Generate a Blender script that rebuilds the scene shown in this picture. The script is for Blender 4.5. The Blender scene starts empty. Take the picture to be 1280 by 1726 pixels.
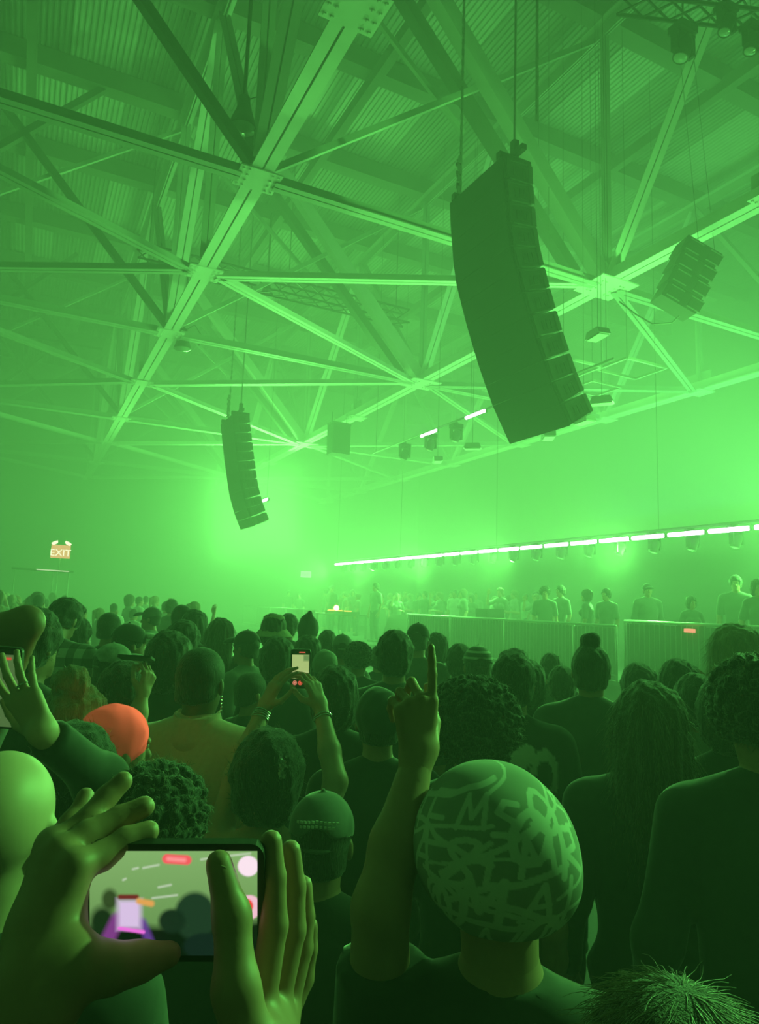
import bpy, bmesh, math, random
import numpy as np
from mathutils import Vector, Matrix, Quaternion

random.seed(7)
rng = np.random.default_rng(7)
SC = bpy.context.scene
COL = SC.collection

# ------------------------------------------------------------------ camera
# Hall axes: +Y runs down the hall along the roof trusses, +X across it.
FPX, CX, CY = 1180.0, 640.0, 853.0          # focal length / principal point of the 1280x1726 frame
YAW, PITCH, ROLL = math.radians(26.595), math.radians(8.004), math.radians(2.0)
CAMZ = 1.9
_f = np.array([math.sin(YAW)*math.cos(PITCH), math.cos(YAW)*math.cos(PITCH), math.sin(PITCH)])
_r0 = np.array([math.cos(YAW), -math.sin(YAW), 0.0])
_u0 = np.cross(_r0, _f)
_r = math.cos(ROLL)*_r0 + math.sin(ROLL)*_u0
_u = -math.sin(ROLL)*_r0 + math.cos(ROLL)*_u0
CAM = np.array([0.0, 0.0, CAMZ])
cd = bpy.data.cameras.new('camera')
cam = bpy.data.objects.new('camera', cd)
COL.objects.link(cam)
M3 = Matrix(((_r[0], _u[0], -_f[0]), (_r[1], _u[1], -_f[1]), (_r[2], _u[2], -_f[2])))
cam.matrix_world = Matrix.Translation(Vector(CAM)) @ M3.to_4x4()
cd.sensor_fit = 'HORIZONTAL'
cd.sensor_width = 36.0
cd.lens = 36.0*FPX/1280.0
cd.shift_x = 0.0
cd.shift_y = -10.0/1280.0
cd.clip_start = 0.02
cd.clip_end = 300
SC.camera = cam

def ray(px, py): return _f + _r*((px-CX)/FPX) - _u*((py-CY)/FPX)
def at_d(px, py, d): return CAM + ray(px, py)*d                 # d = distance along the view axis
def at_z(px, py, z): q = ray(px, py); return CAM + q*((z-CAMZ)/q[2])
def at_y(px, py, y): q = ray(px, py); return CAM + q*(y/q[1])
def at_x(px, py, x): q = ray(px, py); return CAM + q*(x/q[0])

# ------------------------------------------------------------------ view, haze, light
SC.view_settings.view_transform = 'Standard'
SC.view_settings.look = 'None'
SC.view_settings.gamma = 1.0
SC.view_settings.use_curve_mapping = False
SC.view_settings.exposure = 0.03
SC.cycles.max_bounces = 4
SC.cycles.diffuse_bounces = 2
SC.cycles.glossy_bounces = 2
SC.cycles.transmission_bounces = 3
SC.cycles.volume_bounces = 1
SC.cycles.use_denoising = True
SC.cycles.sample_clamp_indirect = 4.0
SC.cycles.caustics_reflective = False
SC.cycles.caustics_refractive = False

HAZE = 0.041
wd = bpy.data.worlds.new('hall_haze')
SC.world = wd
wd.use_nodes = True
nt = wd.node_tree
nt.nodes.clear()
wo = nt.nodes.new('ShaderNodeOutputWorld')
bg = nt.nodes.new('ShaderNodeBackground')
bg.inputs['Color'].default_value = (0.0, 0.0, 0.0, 1)
bg.inputs['Strength'].default_value = 0.0
vs = nt.nodes.new('ShaderNodeVolumeScatter')
vs.inputs['Color'].default_value = (0.93, 0.95, 0.93, 1)
vs.inputs['Density'].default_value = HAZE
vs.inputs['Anisotropy'].default_value = 0.0
nt.links.new(bg.outputs[0], wo.inputs['Surface'])
nt.links.new(vs.outputs[0], wo.inputs['Volume'])

GREEN = (0.18, 1.0, 0.155)
def area_light(name, loc, aim, sx, sy, watts, color=GREEN, spread=180.0):
    l = bpy.data.lights.new(name, 'AREA')
    l.shape = 'RECTANGLE'; l.size = sx; l.size_y = sy
    l.energy = watts; l.color = color; l.spread = math.radians(spread)
    o = bpy.data.objects.new(name, l)
    COL.objects.link(o)
    o.location = loc
    d = (Vector(aim)-Vector(loc)).normalized()
    y = Vector((0, 1, 0)) if abs(d.y) < 0.95 else Vector((1, 0, 0))
    x = y.cross(-d).normalized(); y = (-d).cross(x)
    o.rotation_euler = Matrix((x, y, -d)).transposed().to_euler()
    return o
def spot_light(name, loc, aim, watts, angle, color=GREEN, blend=0.6, radius=0.1):
    l = bpy.data.lights.new(name, 'SPOT')
    l.energy = watts; l.color = color; l.spot_size = math.radians(angle); l.spot_blend = blend
    l.shadow_soft_size = radius
    o = bpy.data.objects.new(name, l)
    COL.objects.link(o)
    o.location = loc
    o.rotation_euler = (Vector(aim)-Vector(loc)).to_track_quat('-Z', 'Y').to_euler()
    return o
area_light('strip_wash_up', (15.2, 20.0, 3.9), (13.6, 20.0, 9.0), 6.0, 32.0, 2600)
for _k, _y in enumerate((7.5, 12.0, 16.5, 21.0, 25.5, 30.0)):        # the moving heads under the bars, beams opened wide over the floor
    spot_light('head_beam', (12.45, _y, 3.3), (5.0, _y-1.0, 2.6), 2300, 165, blend=1.0, radius=0.3)
area_light('back_wash', tuple(at_d(430, 868, 33.0)), tuple(at_d(230, 650, 10.0)), 4.0, 4.0, 3600)
spot_light('crowd_backlight', (13.0, 6.0, 8.2), (1.2, 1.8, 1.5), 4200, 24, blend=0.7, radius=0.12)
spot_light('side_wash', tuple(CAM+_r0*6.2+_f*4.6+np.array([0, 0, 3.2])), tuple(CAM+_f*1.0+_r0*0.02+np.array([0, 0, -0.45])), 3000, 13, blend=0.9, radius=0.12)
spot_light('truss_fill', (15.5, 6.0, 3.4), (4.6, 13.0, 9.6), 13000, 48, blend=0.9, radius=0.2)  # added spot outside the view, brightens truss undersides and knee braces
area_light('cool_wash', (17.5, 13.0, 5.0), (17.0, 13.0, 14.0), 2.0, 10.0, 220, color=(0.10, 0.62, 0.36))

# ------------------------------------------------------------------ materials
def mat(name, color, rough=0.6, metal=0.0, noise=0.0, nscale=20.0, bump=0.0, spec=0.5, sheen=0.0, emit=None, estr=0.0):
    m = bpy.data.materials.new(name)
    m.use_nodes = True
    t = m.node_tree
    b = t.nodes['Principled BSDF']
    b.inputs['Base Color'].default_value = (*color, 1)
    b.inputs['Roughness'].default_value = rough
    b.inputs['Metallic'].default_value = metal
    b.inputs['Specular IOR Level'].default_value = spec
    if sheen:
        b.inputs['Sheen Weight'].default_value = sheen
    if emit:
        b.inputs['Emission Color'].default_value = (*emit, 1)
        b.inputs['Emission Strength'].default_value = estr
    if noise or bump:
        tc = t.nodes.new('ShaderNodeTexCoord')
        nz = t.nodes.new('ShaderNodeTexNoise')
        nz.inputs['Scale'].default_value = nscale
        nz.inputs['Detail'].default_value = 4
        t.links.new(tc.outputs['Object'], nz.inputs['Vector'])
        if noise:
            mx = t.nodes.new('ShaderNodeMix'); mx.data_type = 'RGBA'
            mx.inputs['A'].default_value = (*[c*(1-noise) for c in color], 1)
            mx.inputs['B'].default_value = (*[min(1, c*(1+noise)) for c in color], 1)
            t.links.new(nz.outputs['Fac'], mx.inputs['Factor'])
            t.links.new(mx.outputs['Result'], b.inputs['Base Color'])
        if bump:
            bp = t.nodes.new('ShaderNodeBump')
            bp.inputs['Strength'].default_value = bump
            bp.inputs['Distance'].default_value = 0.01
            t.links.new(nz.outputs['Fac'], bp.inputs['Height'])
            t.links.new(bp.outputs['Normal'], b.inputs['Normal'])
    return m
def mat_attr(name, rough=0.8, emit=False, strength=1.0):
    m = bpy.data.materials.new(name)
    m.use_nodes = True
    t = m.node_tree
    b = t.nodes['Principled BSDF']
    a = t.nodes.new('ShaderNodeVertexColor'); a.layer_name = 'paint'
    if emit:
        b.inputs['Base Color'].default_value = (0.01, 0.01, 0.01, 1)
        t.links.new(a.outputs['Color'], b.inputs['Emission Color'])
        b.inputs['Emission Strength'].default_value = strength
        b.inputs['Roughness'].default_value = 0.15
    else:
        t.links.new(a.outputs['Color'], b.inputs['Base Color'])
        b.inputs['Roughness'].default_value = rough
        b.inputs['Specular IOR Level'].default_value = 0.2
    return m
def glow(name, color, strength):
    return mat(name, (0.02, 0.02, 0.02), 0.4, emit=color, estr=strength)

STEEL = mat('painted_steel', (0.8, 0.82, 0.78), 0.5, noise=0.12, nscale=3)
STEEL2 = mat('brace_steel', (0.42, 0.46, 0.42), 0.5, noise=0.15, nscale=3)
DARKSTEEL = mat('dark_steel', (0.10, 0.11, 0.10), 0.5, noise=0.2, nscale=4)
PURLIN = mat('purlin_timber', (0.14, 0.15, 0.13), 0.75, noise=0.25, nscale=2)
DECK_A = mat('roof_sheet_dull', (0.27, 0.30, 0.27), 0.45, noise=0.15, nscale=1.5)
DECK_B = mat('roof_sheet_pale', (0.50, 0.54, 0.50), 0.35, noise=0.15, nscale=1.5)
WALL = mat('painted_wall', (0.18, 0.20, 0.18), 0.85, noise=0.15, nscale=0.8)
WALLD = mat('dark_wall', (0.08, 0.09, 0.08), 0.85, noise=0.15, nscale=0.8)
FLOOR = mat('concrete_floor', (0.045, 0.045, 0.045), 0.7, noise=0.3, nscale=1.2)
BLACK = mat('black_paint', (0.015, 0.016, 0.015), 0.5, noise=0.2, nscale=30)
BLACKM = mat('black_matt', (0.012, 0.013, 0.012), 0.85)
GRILLE = mat('speaker_grille', (0.02, 0.022, 0.02), 0.6, noise=0.15, nscale=60, bump=0.2)
CAB = mat('speaker_cabinet', (0.035, 0.037, 0.035), 0.55, noise=0.2, nscale=40)
CHROME = mat('bright_metal', (0.75, 0.75, 0.75), 0.25, metal=1.0)
GALV = mat('galvanised_rail', (0.38, 0.4, 0.38), 0.4, metal=0.3)
GLASS_D = mat('lamp_lens', (0.35, 0.4, 0.35), 0.08, spec=1.0)
LED = glow('led_strip_light', (0.86, 1.0, 0.9), 9.0)
EXITRED = glow('exit_red', (1.0, 0.36, 0.22), 1.6)
EXITWHITE = glow('exit_white', (1.0, 0.85, 0.65), 2.6)
ORANGE = glow('orange_lamp', (1.0, 0.55, 0.10), 45.0)
ORANGE2 = glow('orange_screen', (1.0, 0.5, 0.08), 6.0)

# ------------------------------------------------------------------ object helpers
def tag(o, label=None, cat=None, group=None, kind=None):
    if label: o['label'] = label
    if cat: o['category'] = cat
    if group: o['group'] = group
    if kind: o['kind'] = kind
    return o
def empty(name, loc=(0, 0, 0), label=None, cat=None, group=None, rz=0.0):
    o = bpy.data.objects.new(name, None)
    COL.objects.link(o)
    o.location = loc; o.rotation_euler = (0, 0, rz)
    o.empty_display_size = 0.1
    return tag(o, label, cat, group)
def link(name, me, m=None, parent=None):
    if m is not None and len(me.materials) == 0:
        for k in (m if isinstance(m, (list, tuple)) else [m]): me.materials.append(k)
    o = bpy.data.objects.new(name, me)
    COL.objects.link(o)
    if parent is not None: o.parent = parent
    return o
class MB:
    """collects boxes, bars, tubes, discs in one mesh"""
    def __init__(s): s.v = []; s.f = []; s.smooth = []
    def add(s, vs, fs, smooth=False):
        n = len(s.v)
        s.v += [tuple(map(float, p)) for p in vs]
        s.f += [tuple(i+n for i in f) for f in fs]
        s.smooth += [smooth]*len(fs)
    def box(s, c, size, rot=None):
        hx, hy, hz = [k/2 for k in size]
        P = [Vector((x, y, z)) for x in (-hx, hx) for y in (-hy, hy) for z in (-hz, hz)]
        if rot is not None: P = [rot @ p for p in P]
        c = Vector(c)
        s.add([p+c for p in P], [(0, 1, 3, 2), (4, 6, 7, 5), (0, 4, 5, 1), (2, 3, 7, 6), (0, 2, 6, 4), (1, 5, 7, 3)])
        return s
    def bar(s, a, b, w, h, up=(0, 0, 1)):
        a, b = Vector(a), Vector(b)
        d = (b-a); L = d.length; d.normalize()
        up = Vector(up)
        if abs(d.dot(up)) > 0.98: up = Vector((0, 1, 0))
        x = d.cross(up).normalized(); z = x.cross(d)
        R = Matrix((x, d, z)).transposed()
        return s.box((a+b)/2, (w, L, h), R)
    def tube(s, pts, r, n=6, cap=True):
        pts = [Vector(p) for p in pts]
        rr = r if isinstance(r, (list, tuple)) else [r]*len(pts)
        vs = []; ref = None
        for i, p in enumerate(pts):
            t = (pts[min(i+1, len(pts)-1)]-pts[max(i-1, 0)]).normalized()
            if ref is None:
                ref = Vector((0, 0, 1)) if abs(t.z) < 0.9 else Vector((1, 0, 0))
            x = t.cross(ref).normalized(); y = x.cross(t)
            ref = y
            for k in range(n):
                a = 2*math.pi*k/n
                vs.append(p+(x*math.cos(a)+y*math.sin(a))*rr[i])
        fs = []
        for i in range(len(pts)-1):
            for k in range(n):
                k2 = (k+1) % n
                fs.append((i*n+k, i*n+k2, (i+1)*n+k2, (i+1)*n+k))
        if cap:
            fs.append(tuple(range(n))[::-1]); fs.append(tuple(range((len(pts)-1)*n, len(pts)*n)))
        s.add(vs, fs, n > 5)
        return s
    def lathe(s, prof, c=(0, 0, 0), n=14, rot=None):
        vs = []; fs = []; c = Vector(c)
        for (r, z) in prof:
            for k in range(n):
                a = 2*math.pi*k/n
                p = Vector((r*math.cos(a), r*math.sin(a), z))
                if rot is not None: p = rot @ p
                vs.append(p+c)
        for i in range(len(prof)-1):
            for k in range(n):
                k2 = (k+1) % n
                fs.append((i*n+k, i*n+k2, (i+1)*n+k2, (i+1)*n+k))
        s.add(vs, fs, True)
        return s
    def prism(s, poly, a0, a1, frame=None):
        """polygon (u,v) extruded from a0 to a1 along the third axis of frame (u,v,w)"""
        u, v, w, o = frame if frame else (Vector((1, 0, 0)), Vector((0, 1, 0)), Vector((0, 0, 1)), Vector((0, 0, 0)))
        n = len(poly)
        vs = [o+u*p[0]+v*p[1]+w*a0 for p in poly]+[o+u*p[0]+v*p[1]+w*a1 for p in poly]
        fs = [tuple(range(n))[::-1], tuple(range(n, 2*n))]+[(i, (i+1) % n, (i+1) % n+n, i+n) for i in range(n)]
        s.add(vs, fs)
        return s
    def mesh(s, name):
        me = bpy.data.meshes.new(name)
        me.from_pydata(s.v, [], s.f)
        me.polygons.foreach_set('use_smooth', s.smooth)
        bm = bmesh.new(); bm.from_mesh(me)
        bmesh.ops.recalc_face_normals(bm, faces=bm.faces)
        bm.to_mesh(me); bm.free()
        return me
    def build(s, name, m, parent=None, **kw):
        return tag(link(name, s.mesh(name), m, parent), **kw)
def dup(o, parent=None):
    c = o.copy(); COL.objects.link(c)
    if parent is not None: c.parent = parent
    for ch in o.children: dup(ch, c)
    return c
def text_mesh(name, txt, size, m, parent, mw, extrude=0.004):
    cu = bpy.data.curves.new(name, 'FONT')
    cu.body = txt; cu.size = size; cu.extrude = extrude; cu.align_x = 'CENTER'; cu.align_y = 'CENTER'
    t = bpy.data.objects.new(name, cu)
    COL.objects.link(t)
    dg = bpy.context.evaluated_depsgraph_get()
    me = bpy.data.meshes.new_from_object(t.evaluated_get(dg))
    bpy.data.objects.remove(t); bpy.data.curves.remove(cu)
    me.name = name
    me.materials.clear()
    o = link(name, me, m, parent)
    o.matrix_local = mw
    return o

# ================================================================== the hall
TX = [-5.0, 2.9, 10.8, 18.7]                     # the four truss lines
NY = [2.8, 6.9, 10.85, 14.8, 18.9, 23.9, 29.4, 34.6, 40.2, 45.6]
ZB, ZT = 9.0, 15.2                               # bottom and top chord
ZD = 16.0                                        # roof deck
YB = 47.0                                        # end wall
XL, XR, YF = -9.5, 27.0, -6.0

struct = lambda name, mb, m, parent=None: mb.build(name, m, parent, kind='structure')
struct('floor', MB().box(((XL+XR)/2, (YF+YB)/2, -0.1), (XR-XL+1, YB-YF+1, 0.2)), FLOOR)
struct('wall_back', MB().box(((XL+XR)/2, YB+0.15, ZD/2), (XR-XL+1, 0.3, ZD+1)), WALL)
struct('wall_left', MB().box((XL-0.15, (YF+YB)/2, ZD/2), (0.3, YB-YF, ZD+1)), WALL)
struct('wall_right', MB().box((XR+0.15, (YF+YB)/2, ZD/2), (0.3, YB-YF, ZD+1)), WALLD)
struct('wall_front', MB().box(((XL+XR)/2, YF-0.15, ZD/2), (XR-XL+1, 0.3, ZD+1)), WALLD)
ceil = struct('ceiling', MB().box(((XL+XR)/2, (YF+YB)/2, ZD+0.25), (XR-XL+1, YB-YF+1, 0.2)), DECK_A)

# corrugated roof sheets laid along the hall between the purlins
def sheet_mesh(name, L, W):
    mb = MB(); nr = 11; p = W/nr
    xs = []
    for i in range(nr):
        x = -W/2+i*p
        xs += [(x, 0), (x+p*0.28, 0), (x+p*0.42, 0.04), (x+p*0.86, 0.04)]
    xs.append((W/2, 0))
    n = len(xs)
    vs = [(x, -L/2, z) for x, z in xs]+[(x, L/2, z) for x, z in xs]
    mb.add(vs, [(i, i+n, i+n+1, i+1) for i in range(n-1)])
    return mb.mesh(name)
PY = [-2.0, 2.8, 6.9, 10.85, 14.9, 18.9, 23.0, 27.6, 31.8, 36.0, 40.4, 47.0]
SW = 1.55
sheets = {}
for i in range(1, len(PY)-1):
    L = PY[i+1]-PY[i]
    nx = int((XR-XL)/SW)
    for j in range(nx):
        pale = rng.random() < 0.32
        k = (round(L, 2), pale)
        if k not in sheets:
            me = sheet_mesh('roof_sheet', L+0.06, SW-0.015)
            me.materials.append(DECK_B if pale else DECK_A)
            sheets[k] = me
        o = link('roof_sheet', sheets[k], None, ceil)
        o.location = (XL+SW*(j+0.5), (PY[i]+PY[i+1])/2, ZD+rng.uniform(0, 0.015))
pm = MB().box((0, 0, 0), (XR-XL, 0.30, 0.55)).box((0, 0.0, -0.29), (XR-XL, 0.42, 0.05)).mesh('purlin')
pm.materials.append(PURLIN)
for y in PY[1:-1]:
    o = link('purlin', pm, None, ceil); o.location = ((XL+XR)/2, y, ZD-0.30)
# a second, narrower row of rafters between the trusses (along the hall)
rm = MB().box((0, 0, 0), (0.22, YB-YF-2, 0.34)).mesh('rafter'); rm.materials.append(PURLIN)
for x in [(TX[i]+TX[i+1])/2 for i in range(3)]:
    o = link('rafter', rm, None, ceil); o.location = (x, (YF+YB)/2, ZD-0.72)

TL = ['steel roof truss over the left side, mostly beyond the frame edge', 'pale steel roof truss running from top centre down to lower left',
      'pale steel roof truss passing behind the big hanging speaker column', 'steel roof truss lost in haze at the far right']
def double_angle(a, b, w, h, gap=0.03, up=(0, 0, 1)):
    mb = MB(); a, b = Vector(a), Vector(b)
    d = (b-a).normalized(); u = Vector(up)
    if abs(d.dot(u)) > 0.98: u = Vector((0, 1, 0))
    x = d.cross(u).normalized()
    z = x.cross(d)
    t = 0.022
    for sgn in (-1, 1):
        o = x*sgn*(gap/2+w/4)
        mb.bar(a+o-z*h/2, b+o-z*h/2, w/2, t, u)
        mb.bar(a+x*sgn*(gap/2+t/2), b+x*sgn*(gap/2+t/2), t, h, u)
    return mb
for ti, x in enumerate(TX):
    root = empty('roof_truss', (x, 0, 0), TL[ti], 'roof truss')
    y0, y1 = YF+0.1, YB-0.1
    for sgn in (-1, 1):                                     # bottom chord: two flanged halves with a slot
        mb = MB()
        mb.box((sgn*0.105, (y0+y1)/2, ZB), (0.175, y1-y0, 0.035)).box((sgn*0.035, (y0+y1)/2, ZB+0.16), (0.03, y1-y0, 0.32))
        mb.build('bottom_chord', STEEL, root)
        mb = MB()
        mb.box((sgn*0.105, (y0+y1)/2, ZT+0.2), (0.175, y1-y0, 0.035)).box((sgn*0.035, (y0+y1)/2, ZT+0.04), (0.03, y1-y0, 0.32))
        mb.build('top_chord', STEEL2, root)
    for i, y in enumerate(NY):
        big = i % 2 == 0 or True
        gw = 1.05 if ti == 2 and i % 2 == 0 else 0.72
        g = MB().box((0, y, ZB-0.035), (gw, gw*0.86, 0.03))
        for bx in (-0.3, -0.2, 0.2, 0.3):
            for by in (-0.24, -0.08, 0.08, 0.24):
                g.box((bx, y+by, ZB-0.06), (0.035, 0.035, 0.03))
        g.build('gusset_plate', STEEL, root)
        MB().box((0, y, ZB+0.3), (0.03, 0.9, 0.6)).build('web_plate', STEEL2, root)
        double_angle((0, y, ZB+0.3), (0, y, ZT), 0.22, 0.12, up=(0, 1, 0)).build('web_vertical', STEEL2, root)
        if i % 2 == 0:                                       # main bottom nodes carry two diagonals
            if i > 0: double_angle((0, y-0.15, ZB+0.25), (0, NY[i-1]+0.1, ZT), 0.30, 0.16, up=(0, 1, 0)).build('web_diagonal', STEEL, root)
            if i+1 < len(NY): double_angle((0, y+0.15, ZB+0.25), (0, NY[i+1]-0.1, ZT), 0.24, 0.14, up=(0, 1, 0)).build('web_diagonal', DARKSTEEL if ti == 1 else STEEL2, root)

# horizontal bracing in the plane of the bottom chords, sway braces up to the roof
BL = ['steel bracing struts left of the bright truss', 'steel bracing struts spanning between the two pale trusses', 'steel bracing struts at right behind the hanging speakers']
for bi in range(3):
    xa, xb = TX[bi], TX[bi+1]
    root = empty('roof_bracing', (xa, 0, 0), BL[bi], 'roof bracing')
    S = xb-xa
    for i, y in enumerate(NY):
        if y < 8: continue
        if i % 2 == 0:
            double_angle((0.3, y, ZB+0.03), (S-0.3, y, ZB+0.03), 0.24, 0.2).build('cross_strut', STEEL2, root)
            # knee braces from the chord up to the roof
            for (xs, sg) in ((0.1, 1), (S-0.1, -1)):
                if (bi == 1 and sg == 1) or bi == 2: continue
                wide = sg < 0 and bi == 1
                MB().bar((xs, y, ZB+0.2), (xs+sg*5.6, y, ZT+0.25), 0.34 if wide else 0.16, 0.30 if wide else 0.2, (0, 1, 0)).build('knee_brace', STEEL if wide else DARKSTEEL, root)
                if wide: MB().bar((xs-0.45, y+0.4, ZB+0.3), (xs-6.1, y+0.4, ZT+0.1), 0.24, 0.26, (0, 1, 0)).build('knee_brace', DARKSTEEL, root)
            if bi == 1:
                MB().bar((0.1, y+0.2, ZB+0.2), (S-0.1, y+0.2, ZT-0.1), 0.10, 0.12).build('sway_rod', STEEL2, root)
                MB().bar((0.1, y+0.35, ZT-0.1), (S/2+0.4, y+0.35, ZB+2.6), 0.08, 0.10).build('sway_rod', STEEL2, root)
            if bi == 0:
                MB().bar((S-0.1, y+0.2, ZT-0.1), (0.1, y+0.2, ZB+0.2), 0.09, 0.10).build('sway_rod', STEEL2, root)
        else:
            # plan diagonals: from the intermediate node of the bright truss to the main nodes either side
            for k in (i-1, i+1):
                if k >= len(NY) or NY[k] < 8: continue
                if bi == 1:
                    a, b = (0.3, y, ZB+0.01), (S-0.3, NY[k], ZB+0.01)
                elif bi == 0:
                    a, b = (S-0.3, y, ZB+0.01), (0.3, NY[k], ZB+0.01)
                else:
                    a, b = (S-0.3, y, ZB+0.01), (0.3, NY[k], ZB+0.01)
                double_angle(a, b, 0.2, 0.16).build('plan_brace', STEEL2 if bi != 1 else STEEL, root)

# ================================================================== hanging rig
def line_array(label, prof, y0, width, depth, nbox, hang, group=None):
    """boxes hung in a curve, fronts facing -X; prof = front edge (x,z) from top to bottom, near side at y0"""
    xs = [p[0] for p in prof]; zs = [p[1] for p in prof]
    seg = np.r_[0, np.cumsum(np.hypot(np.diff(xs), np.diff(zs)))]
    t = np.linspace(0, seg[-1], nbox+1)
    X = np.interp(t, seg, xs); Z = np.interp(t, seg, zs)
    root = empty('line_array_speaker', (X[0], y0+width/2, Z[0]), label, 'speaker', group)
    O = Vector(root.location)
    for i in range(nbox):
        a = Vector((X[i], 0, Z[i])); b = Vector((X[i+1], 0, Z[i+1]))
        d = (b-a); h = d.length; d.normalize()                 # down along the front
        bk = Vector((-d.z, 0, d.x))                             # towards the back (+X)
        if bk.x < 0: bk = -bk
        bx = MB()
        g = 0.012
        fr = [a+d*g, b-d*g, b-d*(g+h*0.06)+bk*depth, a+d*(g+h*0.06)+bk*depth]
        vs = [Vector((p.x, y0, p.z))-O for p in fr]+[Vector((p.x, y0+width, p.z))-O for p in fr]
        bx.add(vs, [(0, 1, 2, 3), (7, 6, 5, 4), (0, 4, 5, 1), (1, 5, 6, 2), (2, 6, 7, 3), (3, 7, 4, 0)])
        box = bx.build('speaker_box', CAB, root)
        R = Matrix((bk, Vector((0, 1, 0)), -d)).transposed()
        mid = (a+b)/2
        ctr = lambda f, dn, y: Vector((mid.x, y, mid.z))+bk*f+d*dn-O
        MB().box(ctr(-0.012, 0, y0+width/2), (0.03, width-0.03, h-0.004), R).build('grille', GRILLE, box)
        sd = MB()
        for f in (0.06, depth-0.07):
            sd.box(ctr(f, 0, y0-0.012), (0.06, 0.024, h*0.86), R)
        sd.box(ctr(depth*0.5, -h*0.40, y0-0.008), (depth*0.8, 0.016, 0.03), R)
        sd.build('rigging_rail', CAB, box)
        MB().box(ctr(depth*0.5, h*0.46, y0-0.01), (depth*0.7, 0.02, 0.014), R).build('joint_strip', GALV if i > nbox*0.5 else DARKSTEEL, box)
        hd = MB()
        for f in (0.36, 0.52, 0.68):
            hd.box(ctr(depth*f, 0.02, y0-0.006), (0.055, 0.02, h*0.42), R)
        hd.build('handle_recess', BLACKM, box)
    # flying frame and chains
    top = Vector((X[0]+depth/2, 0, Z[0]+0.07))
    for yy in (y0+0.12, y0+width-0.12): MB().box(Vector((top.x, yy, top.z))-O, (depth*1.1, 0.10, 0.12)).build('flying_frame', BLACK, root)
    MB().box(Vector((top.x, y0+width/2+0.1, top.z+0.1))-O, (0.09, width+0.5, 0.09)).build('spreader_bar', BLACK, root)
    for (dy, zt, kind) in hang:
        p0 = Vector((top.x, y0+dy, top.z+0.1))-O
        if kind == 'chain':
            L = zt-top.z-0.1
            mb = MB()
            n = int(L/0.11)
            for k in range(n):
                z = p0.z+0.06+k*0.11
                mb.box((p0.x, p0.y, z), (0.05, 0.018, 0.12) if k % 2 else (0.018, 0.05, 0.12))
            mb.box((p0.x, p0.y, p0.z+L), (0.12, 0.12, 0.1))
            mb.build('hoist_chain', DARKSTEEL, root, kind='stuff')
            mb = MB()
            for k in range(14):
                mb.box((p0.x-0.05+0.01*math.sin(k*2.1), p0.y+0.03*math.cos(k*1.7), p0.z+0.15+k*0.055), (0.05, 0.03, 0.06))
            mb.build('slack_chain_bag', DARKSTEEL, root, kind='stuff')
        else:
            MB().tube([p0, (p0.x, p0.y, p0.z+zt-top.z-0.1)], 0.02, 6).build('suspension_pole', DARKSTEEL, root)
            MB().box((p0.x, p0.y, p0.z+0.12), (0.1, 0.1, 0.24)).build('shackle', BLACK, root)
    return root
line_array('tall black hanging speaker column, biggest one, right of centre',
           [(6.11, 8.95), (6.13, 8.6), (6.24, 7.61), (6.47, 6.89), (6.74, 6.18), (7.06, 5.47), (7.46, 4.80)], 8.26, 1.55, 0.56, 12,
           [(0.1, 13.0, 'pole'), (1.68, 15.9, 'chain')])
line_array('slim curved hanging speaker column, smaller and farther, left of centre',
           [(5.38, 7.66), (5.42, 7.4), (5.58, 6.51), (5.80, 5.4), (6.02, 4.75), (6.28, 4.2)], 21.23, 1.5, 0.52, 12,
           [(0.1, 15.5, 'pole'), (1.6, 15.5, 'chain')])
# the small tilted cluster at right, seen from behind
o = empty('line_array_speaker', tuple(at_d(1150, 470, 13.0)), 'small tilted cluster of four hanging speakers at the right, seen from behind', 'speaker')
ax = Vector((0.52*_r-0.86*_u)); ax = -(Vector(_u)*0.86+Vector(_r)*0.50); ax.normalize()
sx = Vector(_r)*0.86-Vector(_u)*0.50; nx_ = sx.cross(ax)
for i in range(4):
    R = Matrix((sx, nx_, -ax)).transposed()
    c = ax*(i-1.6)*0.30+sx*0.04*i
    b = MB().box(c, (0.72, 0.55, 0.285), R).build('speaker_box', CAB, o)
    for s_ in (-0.15, 0.27): MB().box(c+sx*s_-nx_*0.28, (0.25, 0.03, 0.2), R).build('rear_panel', CAB, b)
    for s_ in (-0.15, 0.27):
        for e in (-0.1, 0.1):
            MB().box(c+sx*s_-nx_*0.295+ax*e, (0.27, 0.015, 0.018), R).build('panel_edge', GALV, b)
MB().bar(-ax*0.66-sx*0.3, -ax*0.66+sx*0.45, 0.1, 0.1).build('flying_frame', DARKSTEEL, o)
pt = o.location
MB().tube([-ax*0.64, Vector((0, 0.1, 15.3-pt.z))], 0.005, 5).build('suspension_wire', DARKSTEEL, o)
MB().tube([-ax*0.64+sx*0.35, Vector((0.4, 0.1, 15.3-pt.z))], 0.005, 5).build('suspension_wire', DARKSTEEL, o)
cab = [ax*0.62+sx*0.3, ax*0.8+sx*0.25, ax*1.0-sx*0.05, ax*1.0-sx*0.4, ax*0.95-sx*0.8]
MB().tube(cab, 0.014, 5).build('loose_cable', DARKSTEEL, o)

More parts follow.
